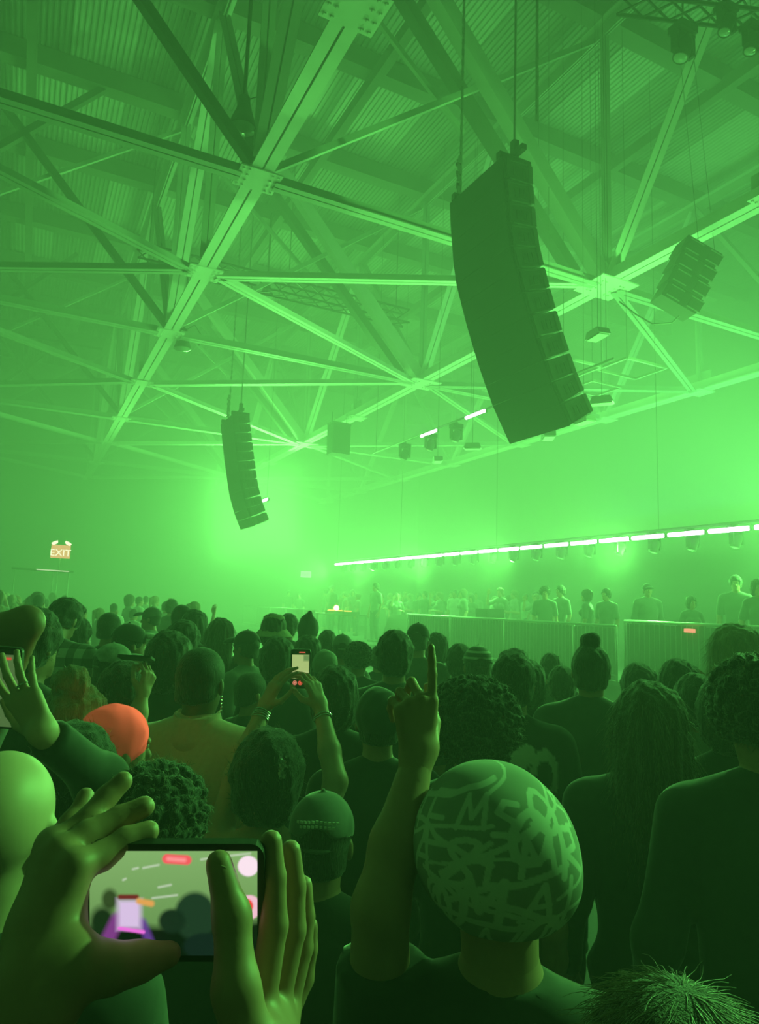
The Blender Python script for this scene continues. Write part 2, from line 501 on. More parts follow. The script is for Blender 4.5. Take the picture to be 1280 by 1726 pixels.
# high-bay lamps hung beside the trusses
def bay_lamp(p, label, zt, lit=False):
    o = empty('bay_lamp', tuple(p), label, 'lamp')
    MB().lathe([(0.03, 0.55), (0.10, 0.52), (0.12, 0.30), (0.19, 0.12), (0.24, -0.05), (0.235, -0.06), (0.18, 0.10), (0.02, 0.2)], n=18).build('reflector', DARKSTEEL, o)
    MB().lathe([(0.225, -0.05), (0.16, -0.10), (0.0, -0.13)], n=18).build('lens', GLASS_D, o)
    MB().tube([(0, 0, 0.5), (0, 0, zt-p[2])], 0.035, 6).build('stem', DARKSTEEL, o)
    MB().tube([(0.05, 0, 0.5), (0.3, 0.1, 0.75), (0.5, 0.1, 0.5), (0.45, 0.05, 0.15)], 0.012, 5).build('power_cable', BLACK, o)
bay_lamp(at_d(409, 212, 11.9), 'round high-bay lamp hanging at upper left by the bright truss', 15.3)
bay_lamp(at_d(308, 585, 19.5), 'small high-bay lamp under the truss, left of centre', 15.3)
bay_lamp(at_d(187, 700, 31.0), 'faint high-bay lamp low on the left near the truss end', 15.3)
bay_lamp(at_d(450, 498, 24.0), 'high-bay lamp hanging from the lattice lighting truss', 15.3)

def lattice(o, a, b, s=0.30, step=0.5, m=None):
    a, b = Vector(a), Vector(b)
    d = (b-a); L = d.length; d.normalize()
    x = d.cross(Vector((0, 0, 1))).normalized(); z = x.cross(d)
    cs = [x*u*s/2+z*v*s/2 for u, v in ((-1, -1), (1, -1), (1, 1), (-1, 1))]
    for c in cs: MB().tube([a+c, b+c], 0.035, 5).build('truss_chord', m or BLACK, o)
    n = max(2, int(L/step)); mb = MB()
    for k in range(n):
        p, q = a+d*(L*k/n), a+d*(L*(k+1)/n)
        for i in range(4):
            j = (i+1) % 4
            mb.bar(p+cs[i], q+cs[j], 0.028, 0.028)
    mb.build('lacing', m or BLACK, o, kind='stuff')
o = empty('lighting_truss', (2.0, 19.85, 11.5), 'dark lattice lighting truss crossing behind the bright truss', 'truss')
lattice(o, (0, 0, 0), (8.7, 0, 0), 0.45)
for x in (0.3, 4.5, 8.3): MB().tube([(x, 0, 0.2), (x, 0, 4.4)], 0.015, 5).build('suspension_wire', DARKSTEEL, o)

def moving_head(p, zt, label, group, aim=(-0.25, 0.1, -0.9), proto=[None], s=1.0):
    """a yoke lamp hanging below z=zt"""
    if proto[0] is None:
        o = empty('moving_head_light', (0, 0, 0))
        MB().box((0, 0, -0.06), (0.34, 0.26, 0.12)).build('base', BLACK, o)
        y = MB().box((-0.17, 0, -0.28), (0.045, 0.12, 0.34)).box((0.17, 0, -0.28), (0.045, 0.12, 0.34)).box((0, 0, -0.135), (0.38, 0.14, 0.04))
        y.build('yoke', BLACK, o)
        R = Vector(aim).to_track_quat('Z', 'Y').to_matrix()
        h = MB().lathe([(0.0, -0.19), (0.09, -0.18), (0.13, -0.08), (0.125, 0.05), (0.12, 0.17), (0.105, 0.18), (0.10, 0.165), (0, 0.16)], (0, 0, -0.36), 12, R).build('lamp_head', CAB, o)
        MB().lathe([(0.10, 0.168), (0.06, 0.185), (0, 0.19)], (0, 0, -0.36), 12, R).build('lens', GLASS_D, h)
        MB().box((0, 0, 0.03), (0.06, 0.08, 0.08)).build('clamp', DARKSTEEL, o)
        proto[0] = o; r = o
    else:
        r = dup(proto[0])
    r.location = (p[0], p[1], zt); r.scale = (s, s, s)
    tag(r, label, 'stage light', group)
    return r
def led_bar(p, label, group, d=(0, 1, 0), L=0.89, proto={}):
    if L not in proto:
        o = empty('led_bar_light', (0, 0, 0))
        MB().box((0.045, 0, 0.0), (0.05, L, 0.09)).build('housing', BLACK, o)
        MB().tube([(0, -L/2+0.01, 0), (0, L/2-0.01, 0)], 0.046, 8).build('light_tube', LED, o)
        MB().box((0.075, 0, 0.085), (0.13, 0.06, 0.05)).build('clamp', DARKSTEEL, o)
        proto[L] = o; r = o
    else: r = dup(proto[L])
    r.location = p
    return tag(r, label, 'led light', group)

# the long row of LED bars with moving heads beneath
o = empty('lighting_pipe', (12.45, 18, 3.72), 'long dark pipe carrying the row of white light bars', 'pipe')
MB().tube([(0, -14, 0.02), (0, 11.2, 0.02)], 0.03, 8).build('pipe', DARKSTEEL, o)
for y in (-13, -7, -1, 5, 10.9): MB().tube([(0, y, 0.02), (0, y, 11.4)], 0.008, 4).build('suspension_wire', DARKSTEEL, o)
ORD = ['rightmost', 'second', 'third', 'fourth', 'fifth', 'sixth', 'seventh', 'eighth', 'ninth', 'tenth', 'eleventh', 'twelfth', 'thirteenth', 'fourteenth', 'fifteenth', 'sixteenth', 'seventeenth', 'eighteenth', 'nineteenth', 'twentieth', 'twenty-first']
for k in range(-1, 20):
    y = 8.74+k*1.01+0.445
    nm = 'rightmost of the long row' if k == -1 else ('leftmost and smallest of the long row' if k == 19 else ORD[k+1]+' from the right in the long row')
    led_bar((12.33, y, 3.6), 'white light bar, '+nm, 'light bars in the long row')
    nm = 'the rightmost light bar' if k == -1 else ('the leftmost light bar of the long row' if k == 19 else 'the '+ORD[k+1]+' light bar from the right')
    moving_head((12.5, 8.9+k*1.01+0.25), 3.68, 'moving head under '+nm, 'moving heads below the light bars', s=0.8)
bpy.context.view_layer.update()

# overhead rig: pipes, frames, light bars and moving heads lost in haze
o = empty('lighting_pipe', (10.45, 15.5, 7.1), 'high pipe with two white light bars behind the big speaker column', 'pipe')
MB().tube([(0, -5.2, 0), (0, 6, 0)], 0.03, 8).build('pipe', DARKSTEEL, o)
for y in (-5, 0, 5.8): MB().tube([(0, y, 0), (0, y, 8.1)], 0.008, 4).build('suspension_wire', DARKSTEEL, o)
led_bar(tuple(at_z(723, 730.5, 7.0)), 'short white light bar alone in mid air, lower left of the pair', None)
led_bar(tuple(at_z(801.5, 698.5, 7.0)), 'short white light bar touching the left edge of the big speaker column', None)
o = led_bar(tuple(at_d(444, 844, 23.2)), 'tiny white light bar at the foot of the far speaker column', None)
MB().tube([(0.12, 0, 0.08), (0.12, 0, 15.3-o.location.z)], 0.005, 4).build('suspension_wire', DARKSTEEL, o)
for y, nm in ((16.3, 'between the two short white light bars'), (17.7, 'just left of the lower short white light bar'), (19.3, 'at the left end, left of both short light bars')):
    moving_head((10.5, y), 7.02, 'faint moving head '+nm, 'moving heads on the high pipe', s=0.95)
lf = empty('rig_ladder', (9.9, 11.2, 7.3), 'pale ladder frames of the overhead rig right of the big speaker column', 'rig frame')
for (x0, y0, sx_, sy_, z) in ((0, 0, 1.1, 0.9, 0), (1.25, -0.6, 1.2, 0.9, 0.05), (0.2, 1.1, 1.0, 0.9, -0.1), (1.4, 0.6, 0.9, 0.8, -0.1)):
    mb = MB()
    for (a, b) in (((0, 0), (sx_, 0)), ((sx_, 0), (sx_, sy_)), ((sx_, sy_), (0, sy_)), ((0, sy_), (0, 0))):
        mb.bar((x0+a[0], y0+a[1], z), (x0+b[0], y0+b[1], z), 0.05, 0.05)
    mb.build('frame', GALV, lf)
    MB().tube([(x0+0.1, y0+0.1, z), (x0+0.1, y0+0.1, 8.6)], 0.008, 4).build('suspension_wire', DARKSTEEL, lf)
def pan_lamp(p, rot, label):
    o = empty('pan_lamp', tuple(p), label, 'lamp', 'pale pan lamps below the overhead rig', rot)
    MB().prism([(-0.22, 0), (0.22, 0), (0.16, 0.12), (-0.16, 0.12)], -0.12, 0.12, (Vector((1, 0, 0)), Vector((0, 0, 1)), Vector((0, -1, 0)), Vector((0, 0, 0)))).build('housing', GALV, o)
    MB().box((0, 0, -0.012), (0.38, 0.2, 0.02)).build('lens', GLASS_D, o)
    MB().tube([(0, 0, 0.1), (0, 0, 15.3-p[2])], 0.005, 4).build('stem', DARKSTEEL, o)
for (px, py, d, nm) in ((1008, 568, 12.4, 'highest of the pan lamps, just right of the big speaker column'), (1015, 680, 13.2, 'pan lamp right of the foot of the big speaker column'),
                        (985, 712, 13.6, 'pan lamp just under the right foot of the big speaker column'), (925, 738, 14.0, 'pan lamp beneath the bottom edge of the big speaker column'),
                        (797, 756, 17.0, 'pan lamp left of the foot of the big speaker column'), (738, 778, 19.0, 'lowest left pan lamp, below the short light bars')):
    pan_lamp(at_d(px, py, d), rng.uniform(0, 3), 'pale '+nm)

# hung black loudspeaker at the far truss
q = at_d(571, 742, 27.0)
o = empty('hanging_speaker', tuple(q), 'square black box speaker hanging under the far right truss', 'speaker')
MB().box((0, 0, 0), (0.72, 0.6, 1.15)).build('cabinet', CAB, o)
MB().box((-0.0, -0.31, -0.05), (0.64, 0.03, 0.95)).build('grille', GRILLE, o)
MB().box((0, 0, 0.62), (0.8, 0.5, 0.08)).build('flying_frame', DARKSTEEL, o)
for x in (-0.3, 0.3): MB().tube([(x, 0, 0.6), (x, 0, 9.0-q[2]+0.2)], 0.012, 4).build('suspension_wire', DARKSTEEL, o)

# lighting truss across the top right corner
q = at_d(1152, 78, 11.5)
o = empty('lighting_truss', tuple(at_d(1152, 20, 11.5)), 'lattice truss in the top right corner holding a dark lamp', 'truss')
lattice(o, (-0.9, 0.45, 0.3), (2.6, -1.3, -0.05), 0.4, 0.4)
MB().tube([(0, 0, 0), (0, 0, 3.3)], 0.012, 5).build('suspension_wire', DARKSTEEL, o)
b = moving_head(q, q[2]+0.35, 'dark cylinder lamp below the truss in the top right corner', None, s=1.1)
MB().tube([(0, 0, 0), (0, 0, (15.3-q[2])/1.1)], 0.007, 4).build('suspension_wire', DARKSTEEL, b)
for (px, py, nm) in ((1225, 30, 'second lamp from the left on the top right truss'), (1268, 62, 'lamp at the right frame edge on the top right truss')):
    w = at_d(px, py, 11.2)
    h = moving_head(w, w[2]+0.2, nm, 'lamps on the top right truss', s=0.9)
    MB().tube([(0, 0, 0), (0, 0, (15.3-w[2])/0.9)], 0.007, 4).build('suspension_wire', DARKSTEEL, h)
# thin loose chains
for (px, d, lab) in ((906, 12.5, 'thin loose chain hanging right of the big speaker column'),):
    a = at_d(px, 0, d)
    mb = MB(); z0 = at_d(px-3, 230, d)[2]
    n = int((15.9-z0)/0.14)
    for k in range(n): mb.box((0, 0, -0.07-k*0.14), (0.05, 0.02, 0.15) if k % 2 else (0.02, 0.05, 0.15))
    mb.build('hoist_chain', DARKSTEEL, None, label=lab, cat='chain', kind='stuff').location = (a[0], a[1], 15.9)

# ================================================================== stage riser, rails, booth
RZ = 0.65
rs = empty('stage_riser', (14.6, 21.0, 0), 'long low dark stage riser behind the metal barriers', 'stage')
MB().box((0, 0, RZ-0.04), (9.4, 32.0, 0.08)).build('deck', WALLD, rs)
MB().box((-4.65, 0, (RZ-0.08)/2), (0.06, 31.9, RZ-0.08)).build('skirt', BLACKM, rs)
for yy in range(-15, 16, 3):
    for xx in (-4.4, 4.5): MB().box((xx, yy, (RZ-0.08)/2), (0.08, 0.08, RZ-0.08)).build('leg', DARKSTEEL, rs)
SCRIM = mat('barrier_scrim', (0.10, 0.11, 0.10), 0.9, noise=0.15, nscale=2)
def barricade(p, q, ztop, zbot, label, cover=True):
    p, q = Vector((p[0], p[1], 0)), Vector((q[0], q[1], 0))
    root = empty('crowd_barrier', (p.x, p.y, zbot), label, 'barrier')
    d = q-p; L = d.length; d.normalize(); H = ztop-zbot
    MB().tube([(0, 0, H), d*L+Vector((0, 0, H))], 0.026, 8).build('top_rail', GALV, root)
    MB().tube([(0, 0, 0.12), d*L+Vector((0, 0, 0.12))], 0.02, 6).build('bottom_rail', GALV, root)
    if cover: MB().bar(d*0.02+Vector((0.035, 0, H*0.5)), d*(L-0.02)+Vector((0.035, 0, H*0.5)), 0.008, H*0.93).build('scrim_cover', SCRIM, root)
    n = int(L/0.11)
    bm_ = MB().tube([(0, 0, 0.12), (0, 0, H)], 0.0085, 4, False).mesh('bar'); bm_.materials.append(GALV)
    pm_ = MB().tube([(0, 0, 0), (0, 0, H)], 0.024, 6).mesh('post'); pm_.materials.append(GALV)
    for k in range(n+1):
        o = link('post' if k % 20 == 0 or k == n else 'bar', pm_ if k % 20 == 0 or k == n else bm_, None, root)
        o.location = d*(L*k/n)
    return root
barricade((10.2, 35.5), (10.1, 25.3), 1.6, RZ, 'far metal barrier with vertical bars, leftmost stretch beyond the bucket hat')
barricade((9.72, 17.4), (9.72, 9.6), 1.66, RZ, 'long metal barrier with vertical bars below the stage crowd, centre right')
barricade((9.78, 9.45), (9.74, 5.4), 1.76, RZ, 'nearest metal barrier with vertical bars at the right edge')
MB().box((0, 0, 0), (0.08, 0.16, 0.06)).build('rail_tag', mat('pink_tag', (0.1, 0.03, 0.03), 0.6, emit=(1, 0.22, 0.2), estr=1.3), None,
    label='small red glowing tag on the right barrier', cat='tag').location = tuple(at_x(1163, 1063, 9.735))

# DJ booth with orange lit gear
q = at_x(575, 1040, 10.6)
bt = empty('equipment_table', (q[0], q[1], RZ), 'dark equipment table with orange lit gear seen over the crowd', 'table')
MB().box((0, 0, 0.84), (1.0, 2.6, 0.05)).build('table_top', BLACK, bt)
for (x, y) in ((-0.45, -1.2), (-0.45, 1.2), (0.45, -1.2), (0.45, 1.2)): MB().box((x, y, 0.42), (0.05, 0.05, 0.82)).build('leg', DARKSTEEL, bt)
for k, y in enumerate((-0.85, -0.1, 0.7)):
    nm = ('leftmost', 'middle', 'rightmost')[2-k]
    w = MB().box((0, 0, 0), (0.5, 0.45, 0.1)).mesh('deck')
    o = link('control_deck', w, BLACK, None); o.location = (q[0], q[1]+y, RZ+0.865+0.05)
    tag(o, 'small dark control deck with orange screen, '+nm+' of three on the equipment table', 'deck', 'control decks on the booth table')
    MB().box((-0.12, 0, 0.062), (0.12, 0.38, 0.02)).build('screen', ORANGE2, o)
o = empty('table_lamp', (q[0]-0.05, q[1]+0.35, RZ+0.865), 'glowing orange lamp on the booth table', 'lamp')
MB().lathe([(0.0, 0.0), (0.10, 0.0), (0.10, 0.02), (0.02, 0.03), (0.02, 0.12)], n=12).build('base', BLACK, o)
MB().lathe([(0.0, 0.12), (0.075, 0.13), (0.095, 0.2), (0.07, 0.28), (0, 0.30)], n=14).build('bulb', ORANGE, o)
# stage monitors
q = at_x(826, 1036, 10.9)
o = empty('stage_speaker', (q[0], q[1], RZ), 'tall dark box speaker standing on the riser', 'speaker')
MB().box((0, 0, 0.62), (0.5, 0.55, 1.24)).build('cabinet', CAB, o)
MB().box((-0.26, 0, 0.62), (0.03, 0.5, 1.16)).build('grille', GRILLE, o)
q = at_x(680, 1036, 11.0)
o = empty('wedge_monitor', (q[0], q[1], RZ), 'low wedge shaped monitor speaker on the riser', 'speaker')
MB().prism([(-0.35, 0), (0.35, 0), (0.3, 0.55), (0.0, 0.95)], -0.9, 0.9, (Vector((1, 0, 0)), Vector((0, 0, 1)), Vector((0, -1, 0)), Vector((0, 0, 0)))).build('cabinet', CAB, o)
MB().box((-0.22, 0, 0.5), (0.03, 1.6, 0.7), Matrix.Rotation(0.35, 3, 'Y')).build('grille', GRILLE, o)

# ================================================================== exit signs, awning, posts on the partition
def exit_sign(p, w, h, label, face, letters, ny=-1):
    o = empty('exit_sign', tuple(p), label, 'sign')
    MB().box((0, 0.04, 0), (w, 0.08, h)).build('sign_box', face, o)
    MB().box((0, 0.09, 0), (w*0.7, 0.06, h*0.6)).build('back_plate', DARKSTEEL, o)
    t = text_mesh('lettering', 'EXIT', h*0.72, letters, o, Matrix.Translation((0, -0.006, -h*0.12 if face is EXITRED else 0)) @ Matrix.Rotation(math.pi/2, 4, 'X'))
    return o
o = exit_sign((1.06, 26.93, 3.35), 0.62, 0.46, 'glowing red exit sign above a thin awning at far left', EXITRED, EXITWHITE)
for s in (-1, 1):
    MB().lathe([(0, 0), (0.09, 0.02), (0.12, 0.1), (0.0, 0.12)], (s*0.18, -0.06, 0.24), 10, Matrix.Rotation(s*0.5, 3, 'Y')).build('lamp_head', EXITWHITE, o)
exit_sign((17.84, 46.89, 3.84), 0.75, 0.42, 'small pale green exit sign on the far end wall', mat('exit_green', (0.3, 0.4, 0.3), 0.5, emit=(0.4, 1, 0.4), estr=4.0), mat('exit_green_text', (0.1, 0.3, 0.1), 0.5, emit=(0.05, 0.35, 0.05), estr=0.4))
o = empty('door_awning', (0.55, 26.5, 2.64), 'thin lit awning on posts under the red exit sign at far left', 'awning')
MB().box((0, 0.25, 0.03), (1.9, 1.0, 0.05), Matrix.Rotation(0.02, 3, 'Y')).build('canopy', WALL, o)
MB().box((0.3, -0.27, 0.02), (1.0, 0.03, 0.035), Matrix.Rotation(0.02, 3, 'Y')).build('reflection_strip', glow('awning_reflection', (0.9, 1.0, 0.65), 1.1), o)  # reflection off the awning edge, put in as a glowing strip
for x, y in ((0.32, -0.2), (0.45, -0.2), (-0.85, 0.6), (0.85, 0.6)): MB().tube([(x, y, 0.03), (x, y, -2.64)], 0.02, 6).build('post', STEEL2, o)
MB().tube([(0.51, 0.5, 0.04), (0.51, 0.5, 0.72)], 0.02, 6).build('sign_bracket', STEEL2, o)

# ================================================================== figures: smooth-union surfaces
A3 = lambda p: np.array(p, float)
def C(a, b, ra, rb=None, k=0.02): return ('c', A3(a), A3(b), ra, ra if rb is None else rb, k)
def E(c, r, k=0.03, R=None): return ('e', A3(c), A3(r), k, R)
def S(c, r, k=0.02): return ('s', A3(c), A3(r), k, None)
def CUT(n, p): return ('cut', A3(n)/np.linalg.norm(n), A3(p))       # removes what lies on the +n side of p
def NOI(amp, fr): return ('n', amp, A3(fr))
def prim_bounds(ps):
    lo = np.full(3, 1e9); hi = -lo
    for p in ps:
        if p[0] == 'c':
            r = max(p[3], p[4]); lo = np.minimum(lo, np.minimum(p[1], p[2])-r); hi = np.maximum(hi, np.maximum(p[1], p[2])+r)
        elif p[0] == 'e':
            r = p[2] if p[4] is None else np.full(3, p[2].max()); lo = np.minimum(lo, p[1]-r); hi = np.maximum(hi, p[1]+r)
    return lo, hi
def field(ps, vox, extra=0.02):
    lo, hi = prim_bounds(ps)
    lo = lo-extra-2*vox; hi = hi+extra+2*vox
    n = np.ceil((hi-lo)/vox).astype(int)+1
    ax = [(lo[i]+vox*np.arange(n[i])).astype(np.float32) for i in range(3)]
    D = np.full(n, 0.15, np.float32)
    def sub(l, h):
        i0 = np.clip(((l-lo)/vox).astype(int), 0, n); i1 = np.clip(((h-lo)/vox).astype(int)+2, 0, n)
        sl = tuple(slice(a, b) for a, b in zip(i0, i1))
        return sl, ax[0][sl[0]][:, None, None], ax[1][sl[1]][None, :, None], ax[2][sl[2]][None, None, :]
    for p in ps:
        if p[0] == 'c':
            a, b, ra, rb, k = p[1:]
            m = max(ra, rb)+k+2.5*vox
            sl, X, Y, Z = sub(np.minimum(a, b)-m, np.maximum(a, b)+m)
            ba = b-a; L = float(ba@ba)+1e-12
            x, y, z = X-a[0], Y-a[1], Z-a[2]
            t = np.clip((x*ba[0]+y*ba[1]+z*ba[2])/L, 0, 1)
            d = np.sqrt((x-t*ba[0])**2+(y-t*ba[1])**2+(z-t*ba[2])**2)-(ra+(rb-ra)*t)
        elif p[0] in 'es':
            c, r, k, R = p[1:]
            m = (r if R is None else np.full(3, r.max()))+k+2.5*vox
            sl, X, Y, Z = sub(c-m, c+m)
            x, y, z = X-c[0], Y-c[1], Z-c[2]
            if R is not None:
                x, y, z = (R[0][0]*x+R[1][0]*y+R[2][0]*z, R[0][1]*x+R[1][1]*y+R[2][1]*z, R[0][2]*x+R[1][2]*y+R[2][2]*z)
            k0 = np.sqrt((x/r[0])**2+(y/r[1])**2+(z/r[2])**2)
            k1 = np.sqrt((x/r[0]**2)**2+(y/r[1]**2)**2+(z/r[2]**2)**2)+1e-9
            d = k0*(k0-1)/k1
        elif p[0] == 'cut':
            X, Y, Z = ax[0][:, None, None], ax[1][None, :, None], ax[2][None, None, :]
            D = np.maximum(D, p[1][0]*(X-p[2][0])+p[1][1]*(Y-p[2][1])+p[1][2]*(Z-p[2][2])).astype(np.float32)
            continue
        elif p[0] == 'n':
            X, Y, Z = ax[0][:, None, None], ax[1][None, :, None], ax[2][None, None, :]
            f = p[2]
            D = (D+p[1]*(np.sin(f[0]*X+1.3*np.sin(f[1]*Y*0.7))*np.sin(f[1]*Y+1.1*np.sin(f[2]*Z*0.6)+0.5)+0.6*np.sin(f[2]*Z+2.1*np.sin(f[0]*X*0.45)))).astype(np.float32)
            continue
        d = d.astype(np.float32)
        o = D[sl]
        if p[0] == 's':
            h = np.clip(0.5-0.5*(o+d)/k, 0, 1)
            D[sl] = o+(-d-o)*h+k*h*(1-h)
        else:
            h = np.clip(0.5+0.5*(o-d)/k, 0, 1)
            D[sl] = o+(d-o)*h-k*h*(1-h)
    return D, lo
def nets(D, lo, vox):
    Sg = D < 0
    n = D.shape
    c = np.zeros((n[0]-1, n[1]-1, n[2]-1), np.uint8)
    cs = [(i, j, k) for i in (0, 1) for j in (0, 1) for k in (0, 1)]
    for (i, j, k) in cs: c += Sg[i:n[0]-1+i, j:n[1]-1+j, k:n[2]-1+k]
    act = (c > 0) & (c < 8)
    idx = np.full(act.shape, -1, np.int64)
    I, J, K = np.nonzero(act)
    idx[act] = np.arange(len(I))
    acc = np.zeros((len(I), 3)); cnt = np.zeros(len(I))
    for a in cs:
        for d in range(3):
            if a[d]: continue
            b = list(a); b[d] = 1
            da = D[I+a[0], J+a[1], K+a[2]]; db = D[I+b[0], J+b[1], K+b[2]]
            m = (da < 0) != (db < 0)
            t = da[m]/(da[m]-db[m])
            pos = np.tile(np.array(a, float), (m.sum(), 1)); pos[:, d] += t
            acc[m] += pos; cnt[m] += 1
    V = lo+vox*(np.stack([I, J, K], 1)+acc/cnt[:, None])
    Q = []
    for d in range(3):
        u, v = (d+1) % 3, (d+2) % 3
        s0 = [slice(1, -1)]*3; s0[d] = slice(0, -1)
        s1 = [slice(1, -1)]*3; s1[d] = slice(1, None)
        A, B = Sg[tuple(s0)], Sg[tuple(s1)]
        P = np.argwhere(A != B)
        if not len(P): continue
        ins = A[tuple(P.T)]
        P[:, u] += 1; P[:, v] += 1
        def cell(du, dv):
            q = P.copy(); q[:, u] += du; q[:, v] += dv
            return idx[tuple(q.T)]
        q = np.stack([cell(-1, -1), cell(0, -1), cell(0, 0), cell(-1, 0)], 1)
        q[~ins] = q[~ins][:, ::-1]
        Q.append(q)
    return V, np.concatenate(Q)
def quads_to_mesh(name, V, Q):
    me = bpy.data.meshes.new(name)
    me.vertices.add(len(V)); me.vertices.foreach_set('co', V.astype(np.float32).ravel())
    me.loops.add(Q.size); me.loops.foreach_set('vertex_index', Q.astype(np.int32).ravel())
    me.polygons.add(len(Q))
    me.polygons.foreach_set('loop_start', np.arange(0, Q.size, 4, dtype=np.int32))
    me.polygons.foreach_set('use_smooth', np.ones(len(Q), bool))
    me.update(calc_edges=True)
    return me
def blob(name, groups, m):
    """groups: list of (prims, voxel[, extra]); all in one mesh"""
    Vs, Qs, o = [], [], 0
    for g in groups:
        D, lo = field(g[0], g[1], g[2] if len(g) > 2 else 0.02)
        V, Q = nets(D, lo, g[1])
        Vs.append(V); Qs.append(Q+o); o += len(V)
    me = quads_to_mesh(name, np.concatenate(Vs), np.concatenate(Qs))
    if m is not None: me.materials.append(m)
    return me
def paint(me, fn):
    """store a colour per vertex from object coordinates: a print on the cloth"""
    n = len(me.vertices)
    co = np.empty(n*3, np.float32); me.vertices.foreach_get('co', co)
    col = np.ones((n, 4), np.float32); col[:, :3] = fn(co.reshape(-1, 3))
    a = me.color_attributes.new('paint', 'FLOAT_COLOR', 'POINT')
    a.data.foreach_set('color', col.ravel())

# ------------------------------------------------------------------ body plan (1.75 m, faces +Y, feet on z=0)
def hand_prims(w, d, nrm, side, curl=(0.5, 0.6, 0.5), spread=0.12, thumb=0.0, s=1.0, per=None):
    """w wrist, d along the hand, nrm back of the hand, side +1: thumb lies towards d x nrm"""
    d = A3(d); d /= np.linalg.norm(d); nrm = A3(nrm); nrm = nrm-d*(nrm@d); nrm /= np.linalg.norm(nrm)
    l = np.cross(d, nrm)*side; w = A3(w); P = []
    ml = [0.030, 0.010, -0.011, -0.029]; md = [0.094, 0.098, 0.092, 0.082]
    ln = [(0.044, 0.026, 0.021), (0.048, 0.030, 0.022), (0.044, 0.028, 0.021), (0.034, 0.021, 0.019)]
    rd = [0.0088, 0.0090, 0.0086, 0.0076]
    for i in range(4):
        mcp = w+(d*md[i]+l*ml[i])*s
        P.append(C(w+l*ml[i]*0.55*s+d*0.012*s, mcp, 0.0135*s, 0.0115*s, 0.012))
        cu = curl if per is None else per[i]
        a = 0.0; p = mcp; fd = d+l*(1.5-i)*spread*0.7; fd /= np.linalg.norm(fd)
        for j in range(3):
            a += cu[j]
            v = fd*math.cos(a)-nrm*math.sin(a)
            q = p+v*ln[i][j]*s
            r0 = rd[i]*(1-0.10*j)*s
            P.append(C(p, q, r0, r0*0.92, 0.004)); p = q
    b = w+(d*0.022+l*0.026-nrm*0.006)*s
    v1 = d*0.62+l*(0.72-thumb*0.5)-nrm*(0.25+thumb*0.5); v1 /= np.linalg.norm(v1)
    v2 = d*0.85+l*(0.35-thumb*0.5)-nrm*(0.22+thumb*0.4); v2 /= np.linalg.norm(v2)
    p1 = b+v1*0.046*s; p2 = p1+v2*0.034*s; p3 = p2+(v2*0.8+d*0.3-l*0.1)*0.028*s
    P += [C(b, p1, 0.0145*s, 0.0115*s, 0.012), C(p1, p2, 0.0108*s, 0.0098*s, 0.005), C(p2, p3, 0.0098*s, 0.0082*s, 0.004)]
    return P
def rotz(a): return np.array([[math.cos(a), -math.sin(a), 0], [math.sin(a), math.cos(a), 0], [0, 0, 1]])
def rotx(a): return np.array([[1, 0, 0], [0, math.cos(a), -math.sin(a)], [0, math.sin(a), math.cos(a)]])
def roty(a): return np.array([[math.cos(a), 0, math.sin(a)], [0, 1, 0], [-math.sin(a), 0, math.cos(a)]])
NECK = A3((0, -0.012, 1.53))
def xform(ps, R, piv, off=(0, 0, 0)):
    out = []
    off = A3(off)
    for p in ps:
        p = list(p)
        T = lambda q: R@(q-piv)+piv+off
        if p[0] == 'c': p[1], p[2] = T(p[1]), T(p[2])
        elif p[0] in 'es': p[1] = T(p[1]); p[4] = R if p[4] is None else R@np.array(p[4])
        elif p[0] == 'cut': p[1], p[2] = R@p[1], T(p[2])
        out.append(tuple(p))
    return out
def head_prims():
    P = [E((0, -0.012, 1.672), (0.076, 0.095, 0.088), 0.03), E((0, 0.03, 1.605), (0.058, 0.062, 0.085), 0.03),
         C((0, 0.075, 1.548), (0, 0.055, 1.575), 0.026, 0.04, 0.02),
         C((0, 0.088, 1.655), (0, 0.108, 1.612), 0.010, 0.014, 0.012),
         C((-0.014, 0.092, 1.576), (0.014, 0.092, 1.576), 0.009, 0.009, 0.008), C((-0.012, 0.09, 1.566), (0.012, 0.09, 1.566), 0.009, 0.009, 0.006),
         S((-0.031, 0.098, 1.648), (0.017, 0.014, 0.011), 0.012), S((0.031, 0.098, 1.648), (0.017, 0.014, 0.011), 0.012),
         S((0, 0.108, 1.5715), (0.024, 0.010, 0.002), 0.003)]
    for s in (-1, 1):
        P += [E((s*0.079, -0.006, 1.632), (0.010, 0.021, 0.031), 0.008, rotz(s*0.35)), C((-0.02*s-0.012*s, 0.09, 1.664), (s*0.045, 0.082, 1.664), 0.009, 0.008, 0.012)]
    return P
def torso_prims(w=1.0, g=0.0, fem=False):
    """g grows the surface (cloth)"""
    sw = 0.152*w
    P = [E((0, -0.008, 1.27), (0.158*w+g, 0.108+g, 0.21+g), 0.05), C((-sw, -0.015, 1.405), (sw, -0.015, 1.405), 0.058+g, None, 0.05),
         E((0, -0.002, 1.06), (0.137*w+g, 0.098+g, 0.17), 0.06), E((0, -0.008, 0.925), (0.162*w+g, 0.112+g, 0.125), 0.05)]
    for s in (-1, 1):
        P.append(C((s*0.02, -0.022, 1.475), (s*0.135*w, -0.02, 1.42), 0.046+g, 0.044+g, 0.04))
        P.append(E((s*0.07, -0.065, 1.33), (0.07+g, 0.045+g, 0.09), 0.04))
        if fem: P.append(E((s*0.07, 0.085, 1.275), (0.058+g, 0.05+g, 0.055+g), 0.03))
    return P
